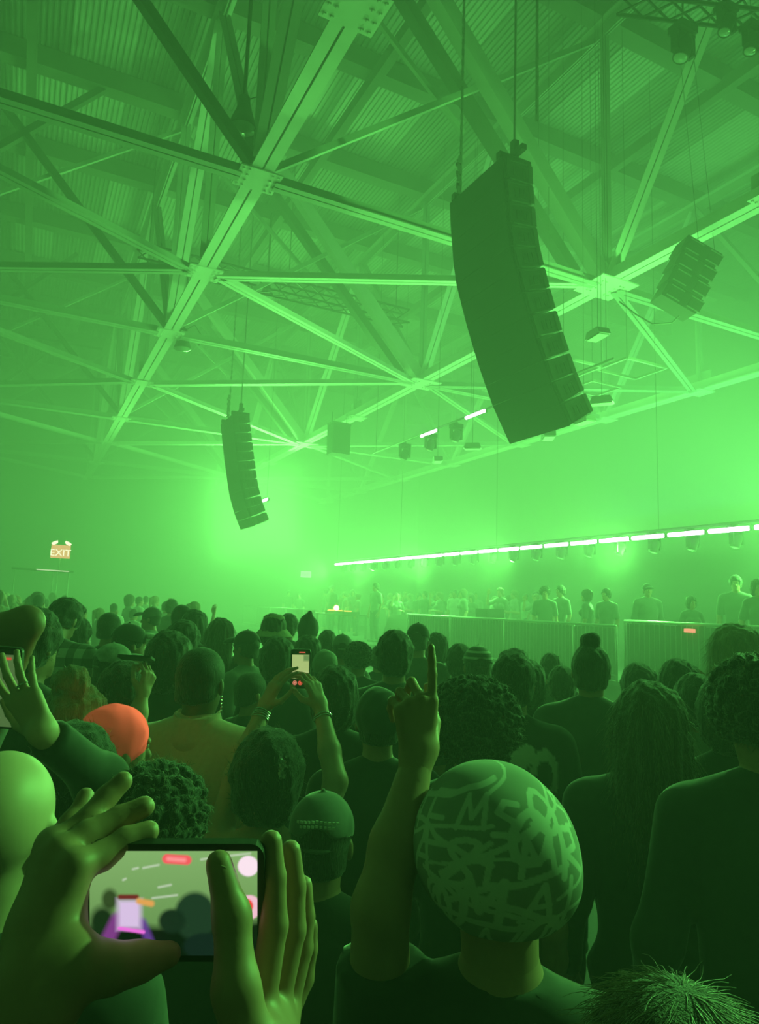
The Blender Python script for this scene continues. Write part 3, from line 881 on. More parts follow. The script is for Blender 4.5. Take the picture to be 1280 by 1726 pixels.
def leg_prims(g=0.0):
    P = []
    for s in (-1, 1):
        P += [C((s*0.085, 0, 0.89), (s*0.10, 0.012, 0.49), 0.086+g, 0.056+g, 0.04), C((s*0.10, 0.012, 0.49), (s*0.105, -0.012, 0.09), 0.053+g, 0.038+g, 0.03),
              E((s*0.102, -0.025, 0.37), (0.052+g, 0.055+g, 0.11), 0.04)]
    return P
def foot_prims(s, g=0.0):
    return [C((s*0.106, -0.035, 0.045), (s*0.122, 0.12, 0.036), 0.037+g, 0.033+g, 0.03), C((s*0.106, -0.015, 0.10), (s*0.106, -0.03, 0.05), 0.036+g, 0.037+g, 0.03)]
def shoulder(s, w=1.0): return A3((s*0.178*w, -0.015, 1.402))
ARM_DOWN = {'el': (0.245, -0.04, 1.115), 'wr': (0.255, 0.05, 0.875), 'd': (0.0, 0.15, -1), 'n': (1, 0.1, 0)}
ARM_BENT = {'el': (0.25, -0.02, 1.12), 'wr': (0.14, 0.22, 1.14), 'd': (-0.8, 0.5, 0.15), 'n': (0.3, 0.6, 0.5)}
ARM_UP = {'el': (0.27, 0.20, 1.33), 'wr': (0.22, 0.25, 1.58), 'd': (-0.25, 0.1, 1), 'n': (0.5, -0.8, 0.1)}
def mirror(a): return {k: (tuple(np.array(v)*[-1, 1, 1]) if k in ('el', 'wr', 'd', 'n', 'sh') else v) for k, v in a.items()}
def make_body(name, armL, armR, w=1.0, fem=False, sleeve='short', vox=0.014, hvox=0.0055, headR=np.eye(3), hs=1.0, loose=0.016, shirt_top=None, fine_head=False, skip_hands=False):
    """returns meshes {body, shirt, trousers, shoe_l, shoe_r}; arm dicts hold joints in body space (given for the +X side, mirrored before)"""
    hp = xform(head_prims(), headR, NECK)
    neck = [C((0, -0.02, 1.40), (0, -0.012, 1.56), 0.060 if not fem else 0.052, 0.055 if not fem else 0.047, 0.035)]
    body = torso_prims(w, 0, fem)+leg_prims()+foot_prims(-1)+foot_prims(1)+neck
    if not fine_head: body = body+hp
    fine = []; slv = []
    for s, a in ((-1, armL), (1, armR)):
        sh = A3(a.get('sh', shoulder(s, w))); el = A3(a['el']); wr = A3(a['wr'])
        ad = (wr-el)/np.linalg.norm(wr-el)
        body += [C(sh, el, 0.052*w, 0.041, 0.03), C(el, el+(wr-el)*0.4, 0.041, 0.040, 0.02), C(el+(wr-el)*0.4, wr, 0.040, 0.026, 0.02)]
        if not skip_hands:
            hp_ = a['hand'] if 'hand' in a else hand_prims(wr, a['d'], a['n'], -s*a.get('flip', 1), a.get('curl', (0.35, 0.5, 0.4)), a.get('spread', 0.12), a.get('thumb', 0.2), hs, a.get('per'))
            fine.append((hp_+[C(wr-ad*0.05, wr+ad*0.015, 0.0275, 0.026, 0.02)], hvox))
        if sleeve == 'short':
            e = sh+(el-sh)*0.62
            slv += [(C(sh, sh+(el-sh)*0.75, 0.060*w+loose*0.5, 0.056+loose*0.6, 0.03), sh+(el-sh)*0.6, (el-sh))]
        elif sleeve == 'long':
            slv += [(C(sh, el, 0.056*w+loose*0.6, 0.048+loose*0.5, 0.03), None, None), (C(el, wr, 0.047+loose*0.5, 0.034+loose*0.4, 0.03), wr-(wr-el)*0.03, (wr-el))]
    groups = [(body, vox)]
    if fine_head: groups.append((hp+[C((0, -0.02, 1.46), (0, -0.012, 1.56), 0.061 if not fem else 0.053, 0.056 if not fem else 0.048, 0.035)], 0.006))
    out = {'body': (groups+fine)}
    # join torso and sleeves into one smooth garment
    allp = torso_prims(w, loose, fem)+[x[0] for x in slv]
    sg = [(allp+[NOI(0.0032, (24, 20, 22)), CUT((0, 0, -1), (0, 0, 0.86))]+[CUT(nn, p0) for _, p0, nn in slv if p0 is not None and sleeve != 'none' and np.dot(A3((0, 0, 1.2))-p0, nn) < -0.02 and np.dot(A3((0, -0.1, 0.86))-p0, nn) < 0 and np.dot(A3((0, 0.1, 1.47))-p0, nn) < 0 and all(np.dot(A3((sx*0.24, 0, zz))-p0, nn) < 0 for sx in (-1, 1) for zz in (0.9, 1.4))]+([CUT((0, 0, 1), (0, 0, shirt_top))] if shirt_top else []), vox)]
    out['shirt'] = sg
    tr = [E((0, -0.008, 0.93), (0.170*w, 0.122, 0.13), 0.05)]+leg_prims(0.014)+[CUT((0, 0, 1), (0, 0, 1.0)), CUT((0, 0, -1), (0, 0, 0.075))]
    out['trousers'] = [(tr, max(vox, 0.014))]
    for s, k in ((-1, 'shoe_l'), (1, 'shoe_r')):
        out[k] = [(foot_prims(s, 0.008)+[CUT((0, 0, -1), (0, 0, 0.0)), CUT((0, 0, 1), (0, 0, 0.11))], 0.012)]
    res = {}
    for k, g in out.items():
        res[k] = blob(name+'_'+k, g, None)
        res[k].materials.append(None)
    return res

# ------------------------------------------------------------------ hair and hats in head space
def strand_mesh(roots, dirs, length, nseg, r, droop, rnd):
    """thin wisps joined into one mesh (V,Q)"""
    V = []; Q = []
    for p, d in zip(roots, dirs):
        p = A3(p).copy(); d = A3(d)/np.linalg.norm(d); L = length*rnd.uniform(0.6, 1.2)
        base = len(V)
        for k in range(nseg+1):
            rr = r*(1-0.7*k/nseg)
            x = np.cross(d, [0.3, 0.2, 1]); x /= np.linalg.norm(x)+1e-9; y = np.cross(d, x)
            for a in (0, 2.1, 4.2): V.append(p+rr*(x*math.cos(a)+y*math.sin(a)))
            p = p+d*L/nseg; d = d+A3(droop)/nseg+rnd.normal(0, 0.14, 3); d /= np.linalg.norm(d)
        for k in range(nseg):
            for i in range(3):
                j = (i+1) % 3
                Q.append((base+k*3+i, base+k*3+j, base+k*3+3+j, base+k*3+3+i))
    return np.array(V), np.array(Q)
WISP = mat('hair_wisp', (0.26, 0.22, 0.17), 0.4, spec=0.5)  # pale colour stands in for backlight shining through loose hair
WISP.node_tree.nodes['Principled BSDF'].inputs['Transmission Weight'].default_value = 0.0
FACE = [S((0, 0.115, 1.60), (0.066, 0.075, 0.095), 0.02)]
def hair_groups(kind, rnd):
    sk = lambda g: E((0, -0.014, 1.675), (0.078+g, 0.097+g, 0.090+g), 0.03)
    if kind == 'buzz': return [([sk(0.006), E((0, -0.045, 1.60), (0.074, 0.062, 0.055), 0.03), S((0, 0.12, 1.60), (0.072, 0.09, 0.115), 0.015), CUT((0, 0.25, -1), (0, -0.05, 1.585))], 0.007)]
    if kind == 'short': return [([sk(0.018), E((0, -0.045, 1.60), (0.077, 0.065, 0.06), 0.03)]+FACE+[CUT((0, 0.3, -1), (0, -0.05, 1.565)), NOI(0.0035, (90, 85, 70)), NOI(0.0016, (260, 240, 130))], 0.0055)]
    if kind == 'quiff': return [([sk(0.014), E((0, 0.05, 1.755), (0.06, 0.05, 0.035), 0.03), E((0, -0.045, 1.60), (0.076, 0.064, 0.06), 0.03)]+FACE+[CUT((0, 0.3, -1), (0, -0.05, 1.575)), NOI(0.003, (100, 85, 90)), NOI(0.0018, (260, 240, 120))], 0.0055)]
    if kind == 'bob': return [([sk(0.026), E((0, -0.03, 1.60), (0.102, 0.088, 0.10), 0.04), S((0, 0.125, 1.59), (0.062, 0.085, 0.12), 0.02), CUT((0, 0.1, -1), (0, 0, 1.50)), NOI(0.004, (110, 90, 25)), NOI(0.0018, (290, 270, 40))], 0.0055)]
    if kind == 'long': return [([sk(0.026), E((0, -0.055, 1.56), (0.108, 0.075, 0.16), 0.05), E((0, -0.085, 1.42), (0.112, 0.05, 0.19), 0.06), S((0, 0.125, 1.58), (0.062, 0.09, 0.13), 0.02), NOI(0.0045, (120, 100, 18)), NOI(0.002, (300, 280, 30))], 0.0055)]
    if kind == 'sleek': return [([sk(0.020), E((0, -0.045, 1.60), (0.085, 0.075, 0.09), 0.04), S((0, 0.125, 1.59), (0.062, 0.085, 0.12), 0.02), CUT((0, 0.1, -1), (0, 0, 1.50)), NOI(0.0016, (60, 50, 25))], 0.004)]
    if kind == 'bun':
        return [([sk(0.012), E((0, -0.045, 1.60), (0.076, 0.064, 0.06), 0.03), E((0, -0.03, 1.79), (0.045, 0.045, 0.04), 0.015)]+FACE+[CUT((0, 0.3, -1), (0, -0.05, 1.575)), NOI(0.003, (80, 90, 60))], 0.007)]
    if kind == 'messybun':
        return [([sk(0.022), E((0, -0.05, 1.61), (0.085, 0.07, 0.08), 0.03), E((0.01, -0.06, 1.80), (0.06, 0.055, 0.048), 0.015), E((-0.035, -0.05, 1.785), (0.035, 0.035, 0.035), 0.01), E((0.05, -0.065, 1.775), (0.035, 0.03, 0.03), 0.01)]+FACE+[NOI(0.005, (95, 105, 90)), NOI(0.002, (280, 300, 120))], 0.005)]
    if kind == 'pony':
        return [([sk(0.014), E((0, -0.12, 1.70), (0.03, 0.03, 0.03), 0.02), C((0, -0.13, 1.69), (0, -0.13, 1.46), 0.038, 0.02, 0.03), E((0, -0.045, 1.60), (0.076, 0.064, 0.06), 0.03)]+FACE+[NOI(0.003, (100, 100, 20))], 0.007)]
    if kind in ('afro', 'curly'):
        R = 0.155 if kind == 'afro' else 0.125
        P = [E((0, -0.025, 1.685), (R*0.9, R*0.92, R*0.86), 0.03)]
        n = 900 if kind == 'afro' else 700
        for k in range(n):
            z = rnd.uniform(-0.75, 1); a = rnd.uniform(0, 6.283); q = math.sqrt(max(0, 1-z*z))
            v = np.array([q*math.cos(a), q*math.sin(a), z])
            if v[1] > 0.55 and v[2] < 0.45: continue
            rr = rnd.uniform(0.006, 0.0125)
            P.append(E(A3((0, -0.025, 1.685))+v*A3((R*0.92, R*0.94, R*0.9))*rnd.uniform(0.93, 1.07), (rr, rr, rr), 0.003))
        P += [S((0, 0.14, 1.59), (0.07, 0.09, 0.11), 0.02), CUT((0, 0.15, -1), (0, 0, 1.54))]
        return [(P, 0.0045)]
def hair_mesh(kind, rnd, wisps=0):
    Vs, Qs, o = [], [], 0
    for g in hair_groups(kind, rnd):
        D, lo = field(g[0], g[1], 0.025); V, Q = nets(D, lo, g[1]); Vs.append(V); Qs.append(Q); o += len(V)
    if wisps:
        V0 = Vs[0]
        c = A3((0, -0.02, 1.64))
        ii = rnd.choice(len(V0), wisps)
        ii = [i for i in ii if V0[i][1] < 0.06]
        roots = V0[ii]
        if kind == 'sleek':
            roots = [V0[i] for i in rnd.choice(len(V0), wisps) if V0[i][1] < 0.08]
            dirs = []
            for v in roots:
                nv = (v-c)/np.linalg.norm(v-c); tg = A3((v[0], v[1]+0.02, 0)); tg = tg/(np.linalg.norm(tg)+1e-6)*0.9+A3((0, 0, -0.35 if v[2] > 1.74 else -1.0))
                tg -= nv*(tg@nv); dirs.append(tg/np.linalg.norm(tg)+nv*0.06+rnd.normal(0, 0.10, 3))
            V, Q = strand_mesh(roots, dirs, 0.06, 5, 0.0007, (0, 0, -0.5), rnd)
        elif kind == 'long':
            dirs = [(A3((v-c)*A3((1, 1, 0.15)))/np.linalg.norm(v-c)*0.55+A3((0, 0, -0.75))+rnd.normal(0, 0.16, 3)) for v in roots]
            V, Q = strand_mesh(roots, dirs, 0.075, 5, 0.0009, (0, 0, -0.8), rnd)
        else:
            dirs = [(v-c)/np.linalg.norm(v-c)*0.7+rnd.normal(0, 0.8, 3) for v in roots]
            V, Q = strand_mesh(roots, dirs, 0.020, 3, 0.0008, (0, 0, -0.4), rnd)
        Vs.append(V); Qs.append(Q+o)
    nb = sum(len(q) for q in Qs[:-1]) if wisps else None
    me = quads_to_mesh('hair_'+kind, np.concatenate(Vs), np.concatenate(Qs)); me.materials.append(None)
    if wisps:
        me.materials.append(WISP)
        ix = np.zeros(len(me.polygons), np.int32); ix[nb:] = 1
        me.polygons.foreach_set('material_index', ix)
    return me
def cap_parts(back_arch=True):
    dome = [E((0, -0.012, 1.685), (0.091, 0.110, 0.098), 0.02), C((0, -0.012, 1.78), (0, -0.012, 1.787), 0.008, 0.006, 0.004), S((0, -0.012, 1.675), (0.083, 0.101, 0.090), 0.004)]
    if back_arch: dome.append(S((0, -0.12, 1.672), (0.040, 0.05, 0.040), 0.004))
    dome.append(CUT((0, -0.18, -1), (0, 0, 1.668)))
    bill = [E((0, 0.115, 1.672), (0.078, 0.088, 0.05), 0.01), S((0, 0.105, 1.652), (0.09, 0.10, 0.05), 0.004), CUT((0, -1, 0), (0, 0.082, 1.67))]
    strap = [C((-0.04+0.08*i/6, -0.115+0.02*((i-3)/3)**2, 1.657), (-0.04+0.08*(i+1)/6, -0.115+0.02*((i-2)/3)**2, 1.657), 0.006, None, 0.003) for i in range(6)]
    d = blob('cap_dome', [(dome, 0.006)], None); b = blob('cap_bill', [(bill, 0.006)], None); s = blob('cap_strap', [(strap, 0.004)], None)
    for m in (d, b, s): m.materials.append(None)
    return d, b, s
def bucket_mesh():
    prof = [(0.0, 1.785), (0.06, 1.782), (0.085, 1.765), (0.096, 1.69), (0.100, 1.675), (0.155, 1.615), (0.16, 1.61), (0.155, 1.606), (0.098, 1.66), (0.09, 1.68)]
    me = MB().lathe(prof, (0, -0.012, 0), 24).mesh('bucket_hat'); me.materials.append(None); return me
def beanie_mesh(point=0.0):
    P = [E((0, -0.016, 1.675), (0.092, 0.112, 0.105), 0.03), S((0, 0.13, 1.585), (0.07, 0.08, 0.08), 0.02), CUT((0, 0.25, -1), (0, 0, 1.615)), NOI(0.002, (60, 60, 60))]
    if point: P.insert(1, C((0, -0.02, 1.76), (0.015, -0.035, 1.81), 0.05, 0.022, 0.05))
    me = blob('beanie', [(P, 0.006)], None); me.materials.append(None); return me
def hood_mesh():
    P = [E((0, -0.02, 1.665), (0.108, 0.125, 0.125), 0.03), E((0, -0.04, 1.52), (0.12, 0.10, 0.07), 0.05), S((0, 0.12, 1.62), (0.075, 0.09, 0.11), 0.02), NOI(0.003, (35, 30, 30))]
    me = blob('hood', [(P, 0.008)], None); me.materials.append(None); return me

# materials for people
SKIN = [mat('skin_light', (0.66, 0.42, 0.33), 0.5, noise=0.08, nscale=30), mat('skin_mid', (0.46, 0.25, 0.18), 0.5, noise=0.1, nscale=30), mat('skin_deep', (0.2, 0.12, 0.08), 0.5, noise=0.1, nscale=30)]
def hairmat(name, col, rough=0.55):
    m = mat(name, col, rough, spec=0.35)
    t = m.node_tree; b = t.nodes['Principled BSDF']
    tc = t.nodes.new('ShaderNodeTexCoord'); mp = t.nodes.new('ShaderNodeMapping'); mp.inputs['Scale'].default_value = (260, 260, 26)
    nz = t.nodes.new('ShaderNodeTexNoise'); nz.inputs['Scale'].default_value = 1.0; nz.inputs['Detail'].default_value = 3; nz.inputs['Distortion'].default_value = 0.6
    t.links.new(tc.outputs['Object'], mp.inputs[0]); t.links.new(mp.outputs[0], nz.inputs['Vector'])
    bp = t.nodes.new('ShaderNodeBump'); bp.inputs['Strength'].default_value = 0.9; bp.inputs['Distance'].default_value = 0.006
    t.links.new(nz.outputs['Fac'], bp.inputs['Height']); t.links.new(bp.outputs[0], b.inputs['Normal'])
    mx = t.nodes.new('ShaderNodeMix'); mx.data_type = 'RGBA'
    mx.inputs['A'].default_value = (*[c*0.45 for c in col], 1); mx.inputs['B'].default_value = (*[min(1, c*1.7) for c in col], 1)
    t.links.new(nz.outputs['Fac'], mx.inputs['Factor']); t.links.new(mx.outputs['Result'], b.inputs['Base Color'])
    return m
HAIRC = {'black': hairmat('hair_black', (0.022, 0.02, 0.018)), 'brown': hairmat('hair_brown', (0.09, 0.065, 0.045)),
         'fair': hairmat('hair_fair', (0.32, 0.26, 0.17)), 'grey': hairmat('hair_grey', (0.2, 0.2, 0.19))}
CL = {'black': mat('cloth_black', (0.02, 0.021, 0.022), 0.85, noise=0.2, nscale=40, sheen=0.2), 'dark': mat('cloth_dark', (0.045, 0.05, 0.05), 0.85, noise=0.2, nscale=40),
      'grey': mat('cloth_grey', (0.14, 0.15, 0.15), 0.85, noise=0.15, nscale=40), 'mid': mat('cloth_mid', (0.28, 0.3, 0.28), 0.85, noise=0.15, nscale=40),
      'pale': mat('cloth_pale', (0.6, 0.62, 0.58), 0.85, noise=0.1, nscale=40), 'tan': mat('cloth_tan', (0.95, 0.62, 0.5), 0.85, noise=0.12, nscale=60)}
DENIM = mat('denim', (0.05, 0.06, 0.09), 0.85, noise=0.25, nscale=50)
SHOE = mat('shoe_leather', (0.03, 0.03, 0.03), 0.5)
EYE = mat('eye', (0.75, 0.75, 0.72), 0.15)
for _m in list(CL.values())+list(HAIRC.values()):          # fuzz: cloth nap and loose hair catch the light from behind
    _b = _m.node_tree.nodes['Principled BSDF']
    _b.inputs['Sheen Weight'].default_value = 0.9
    _b.inputs['Sheen Roughness'].default_value = 0.35
def plaid():
    m = mat('plaid_cloth', (0.5, 0.5, 0.5), 0.85, sheen=0.5); t = m.node_tree; b = t.nodes['Principled BSDF']
    tc = t.nodes.new('ShaderNodeTexCoord'); sp = t.nodes.new('ShaderNodeSeparateXYZ'); t.links.new(tc.outputs['Object'], sp.inputs[0])
    hs = []
    for ax in ('X', 'Z'):
        w = t.nodes.new('ShaderNodeMath'); w.operation = 'MULTIPLY'; w.inputs[1].default_value = 62; t.links.new(sp.outputs[ax], w.inputs[0])
        s_ = t.nodes.new('ShaderNodeMath'); s_.operation = 'SINE'; t.links.new(w.outputs[0], s_.inputs[0])
        g = t.nodes.new('ShaderNodeMath'); g.operation = 'GREATER_THAN'; g.inputs[1].default_value = 0.0; t.links.new(s_.outputs[0], g.inputs[0]); hs.append(g)
    a = t.nodes.new('ShaderNodeMath'); a.operation = 'ADD'; t.links.new(hs[0].outputs[0], a.inputs[0]); t.links.new(hs[1].outputs[0], a.inputs[1])
    r = t.nodes.new('ShaderNodeValToRGB'); r.color_ramp.interpolation = 'CONSTANT'
    r.color_ramp.elements[0].color = (0.03, 0.03, 0.03, 1); r.color_ramp.elements[1].position = 0.75; r.color_ramp.elements[1].color = (0.75, 0.75, 0.72, 1)
    e = r.color_ramp.elements.new(0.3); e.color = (0.2, 0.2, 0.19, 1)
    d = t.nodes.new('ShaderNodeMath'); d.operation = 'MULTIPLY'; d.inputs[1].default_value = 0.45; t.links.new(a.outputs[0], d.inputs[0])
    t.links.new(d.outputs[0], r.inputs[0]); t.links.new(r.outputs[0], b.inputs['Base Color'])
    return m
PLAID = plaid()
def striped():
    m = mat('striped_cloth', (0.3, 0.3, 0.3), 0.85, sheen=0.5); t = m.node_tree; b = t.nodes['Principled BSDF']
    tc = t.nodes.new('ShaderNodeTexCoord'); sp = t.nodes.new('ShaderNodeSeparateXYZ'); t.links.new(tc.outputs['Object'], sp.inputs[0])
    w = t.nodes.new('ShaderNodeMath'); w.operation = 'MULTIPLY'; w.inputs[1].default_value = 170; t.links.new(sp.outputs['Z'], w.inputs[0])
    s_ = t.nodes.new('ShaderNodeMath'); s_.operation = 'SINE'; t.links.new(w.outputs[0], s_.inputs[0])
    r = t.nodes.new('ShaderNodeValToRGB'); r.color_ramp.elements[0].position = 0.3; r.color_ramp.elements[0].color = (0.06, 0.06, 0.06, 1); r.color_ramp.elements[1].position = 0.5; r.color_ramp.elements[1].color = (0.7, 0.7, 0.68, 1)
    t.links.new(s_.outputs[0], r.inputs[0]); t.links.new(r.outputs[0], b.inputs['Base Color']); return m
STRIPED = striped()
PATTERN = mat('patterned_cloth', (0.42, 0.44, 0.42), 0.85, noise=0.8, nscale=28, sheen=0.4)
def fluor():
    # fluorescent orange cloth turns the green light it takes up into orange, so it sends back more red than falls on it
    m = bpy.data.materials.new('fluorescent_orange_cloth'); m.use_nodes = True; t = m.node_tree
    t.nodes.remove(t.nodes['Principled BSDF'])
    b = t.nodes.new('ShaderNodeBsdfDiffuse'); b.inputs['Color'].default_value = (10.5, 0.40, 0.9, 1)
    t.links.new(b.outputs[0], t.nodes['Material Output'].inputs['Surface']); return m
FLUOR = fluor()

HR = np.random.default_rng(3)
BODIES = {
    'man': make_body('man', mirror(ARM_DOWN), ARM_DOWN, 1.06),
    'man_bent': make_body('man_bent', mirror(ARM_BENT), ARM_BENT, 1.04, sleeve='long'),
    'man_up': make_body('man_up', mirror(ARM_DOWN), dict(ARM_UP, curl=(0.9, 1.0, 0.7), thumb=0.8), 1.04),
    'woman': make_body('woman', mirror(ARM_DOWN), dict(ARM_DOWN, el=(0.235, -0.03, 1.12), wr=(0.24, 0.05, 0.88)), 0.88, True),
    'woman_up': make_body('woman_up', mirror(ARM_BENT), dict(ARM_UP, curl=(0.3, 0.4, 0.3)), 0.88, True),
    'jacket': make_body('jacket', mirror(ARM_DOWN), ARM_DOWN, 1.08, sleeve='long', loose=0.024),
}
HAIRS = {k: hair_mesh(k, HR, {'long': 1400, 'short': 250, 'buzz': 0, 'quiff': 200, 'curly': 1500, 'afro': 1800, 'messybun': 500, 'bob': 350}.get(k, 0)) for k in ('buzz', 'short', 'quiff', 'bob', 'long', 'bun', 'messybun', 'pony', 'afro', 'curly')}
HAIRS['sleek'] = hair_mesh('sleek', HR, 2600)
CAPM = cap_parts()
BUCKET, BEANIE, POINTY, HOOD = bucket_mesh(), beanie_mesh(), beanie_mesh(1.0), hood_mesh()
EYEM = MB().lathe([(0, -0.011), (0.0078, -0.0078), (0.011, 0), (0.0078, 0.0078), (0, 0.011)], n=8).mesh('eye'); EYEM.materials.append(None)
def part(name, me, m, parent, **kw):
    o = link(name, me, None, parent)
    o.material_slots[0].link = 'OBJECT'; o.material_slots[0].material = m
    return tag(o, **kw)
def person(root_xy, z0, height, rz, label, body='man', hair='short', hairc='black', hat=None, hatm=None, shirt='black', skin=1, group=None, meshes=None, headrot=None, eyes=False, top=None, billm=None):
    root = empty('person', (root_xy[0], root_xy[1], z0), label, 'person', group, rz)
    s = height/1.765
    root.scale = (s, s, s)
    B = meshes or BODIES[body]
    part('body', B['body'], SKIN[skin], root)
    part(top or ('jacket' if 'jacket' in body else 'shirt'), B['shirt'], CL[shirt] if isinstance(shirt, str) else shirt, root)
    part('trousers', B['trousers'], DENIM, root)
    part('shoe', B['shoe_l'], SHOE, root); part('shoe', B['shoe_r'], SHOE, root)
    HM = Matrix.Identity(4)
    if headrot is not None: HM = Matrix.Translation(Vector(NECK)) @ Matrix([list(r) for r in headrot]).to_4x4() @ Matrix.Translation(-Vector(NECK))
    hd = []
    if hat and hair == 'short': hair = 'buzz'
    if hair and hair != 'bald' and hat not in ('hood',): hd.append(part('hair', HAIRS[hair], HAIRC[hairc], root))
    hm = CL[hatm] if isinstance(hatm, str) else hatm
    if hat in ('cap', 'capback'):
        c = part('cap', CAPM[0], hm, root); part('cap_bill', CAPM[1], billm or hm, c); part('cap_strap', CAPM[2], hm, c); hd.append(c)
        if hat == 'capback': HMx = HM @ Matrix.Translation(Vector((0, -0.012, 0))) @ Matrix.Rotation(math.pi, 4, 'Z') @ Matrix.Translation(Vector((0, 0.012, 0)))
    elif hat == 'bucket': hd.append(part('bucket_hat', BUCKET, hm, root))
    elif hat == 'beanie': hd.append(part('beanie', BEANIE, hm, root))
    elif hat == 'pointy': hd.append(part('beanie', POINTY, hm, root))
    elif hat == 'hood': hd.append(part('hood', HOOD, hm, root))
    if eyes:
        for sx in (-1, 1):
            e = part('eye', EYEM, EYE, root); e.matrix_local = HM @ Matrix.Translation((sx*0.031, 0.084, 1.648))
    for o in hd: o.matrix_local = HM
    if hat == 'capback': hd[-1].matrix_local = HMx
    return root
def place(px, top, d, **kw):
    """head top at pixel (px, top), d metres along the view axis -> (x, y), height above the floor"""
    q = at_d(px, top, d)
    return (q[0], q[1]), q[2]

DEG = math.pi/180
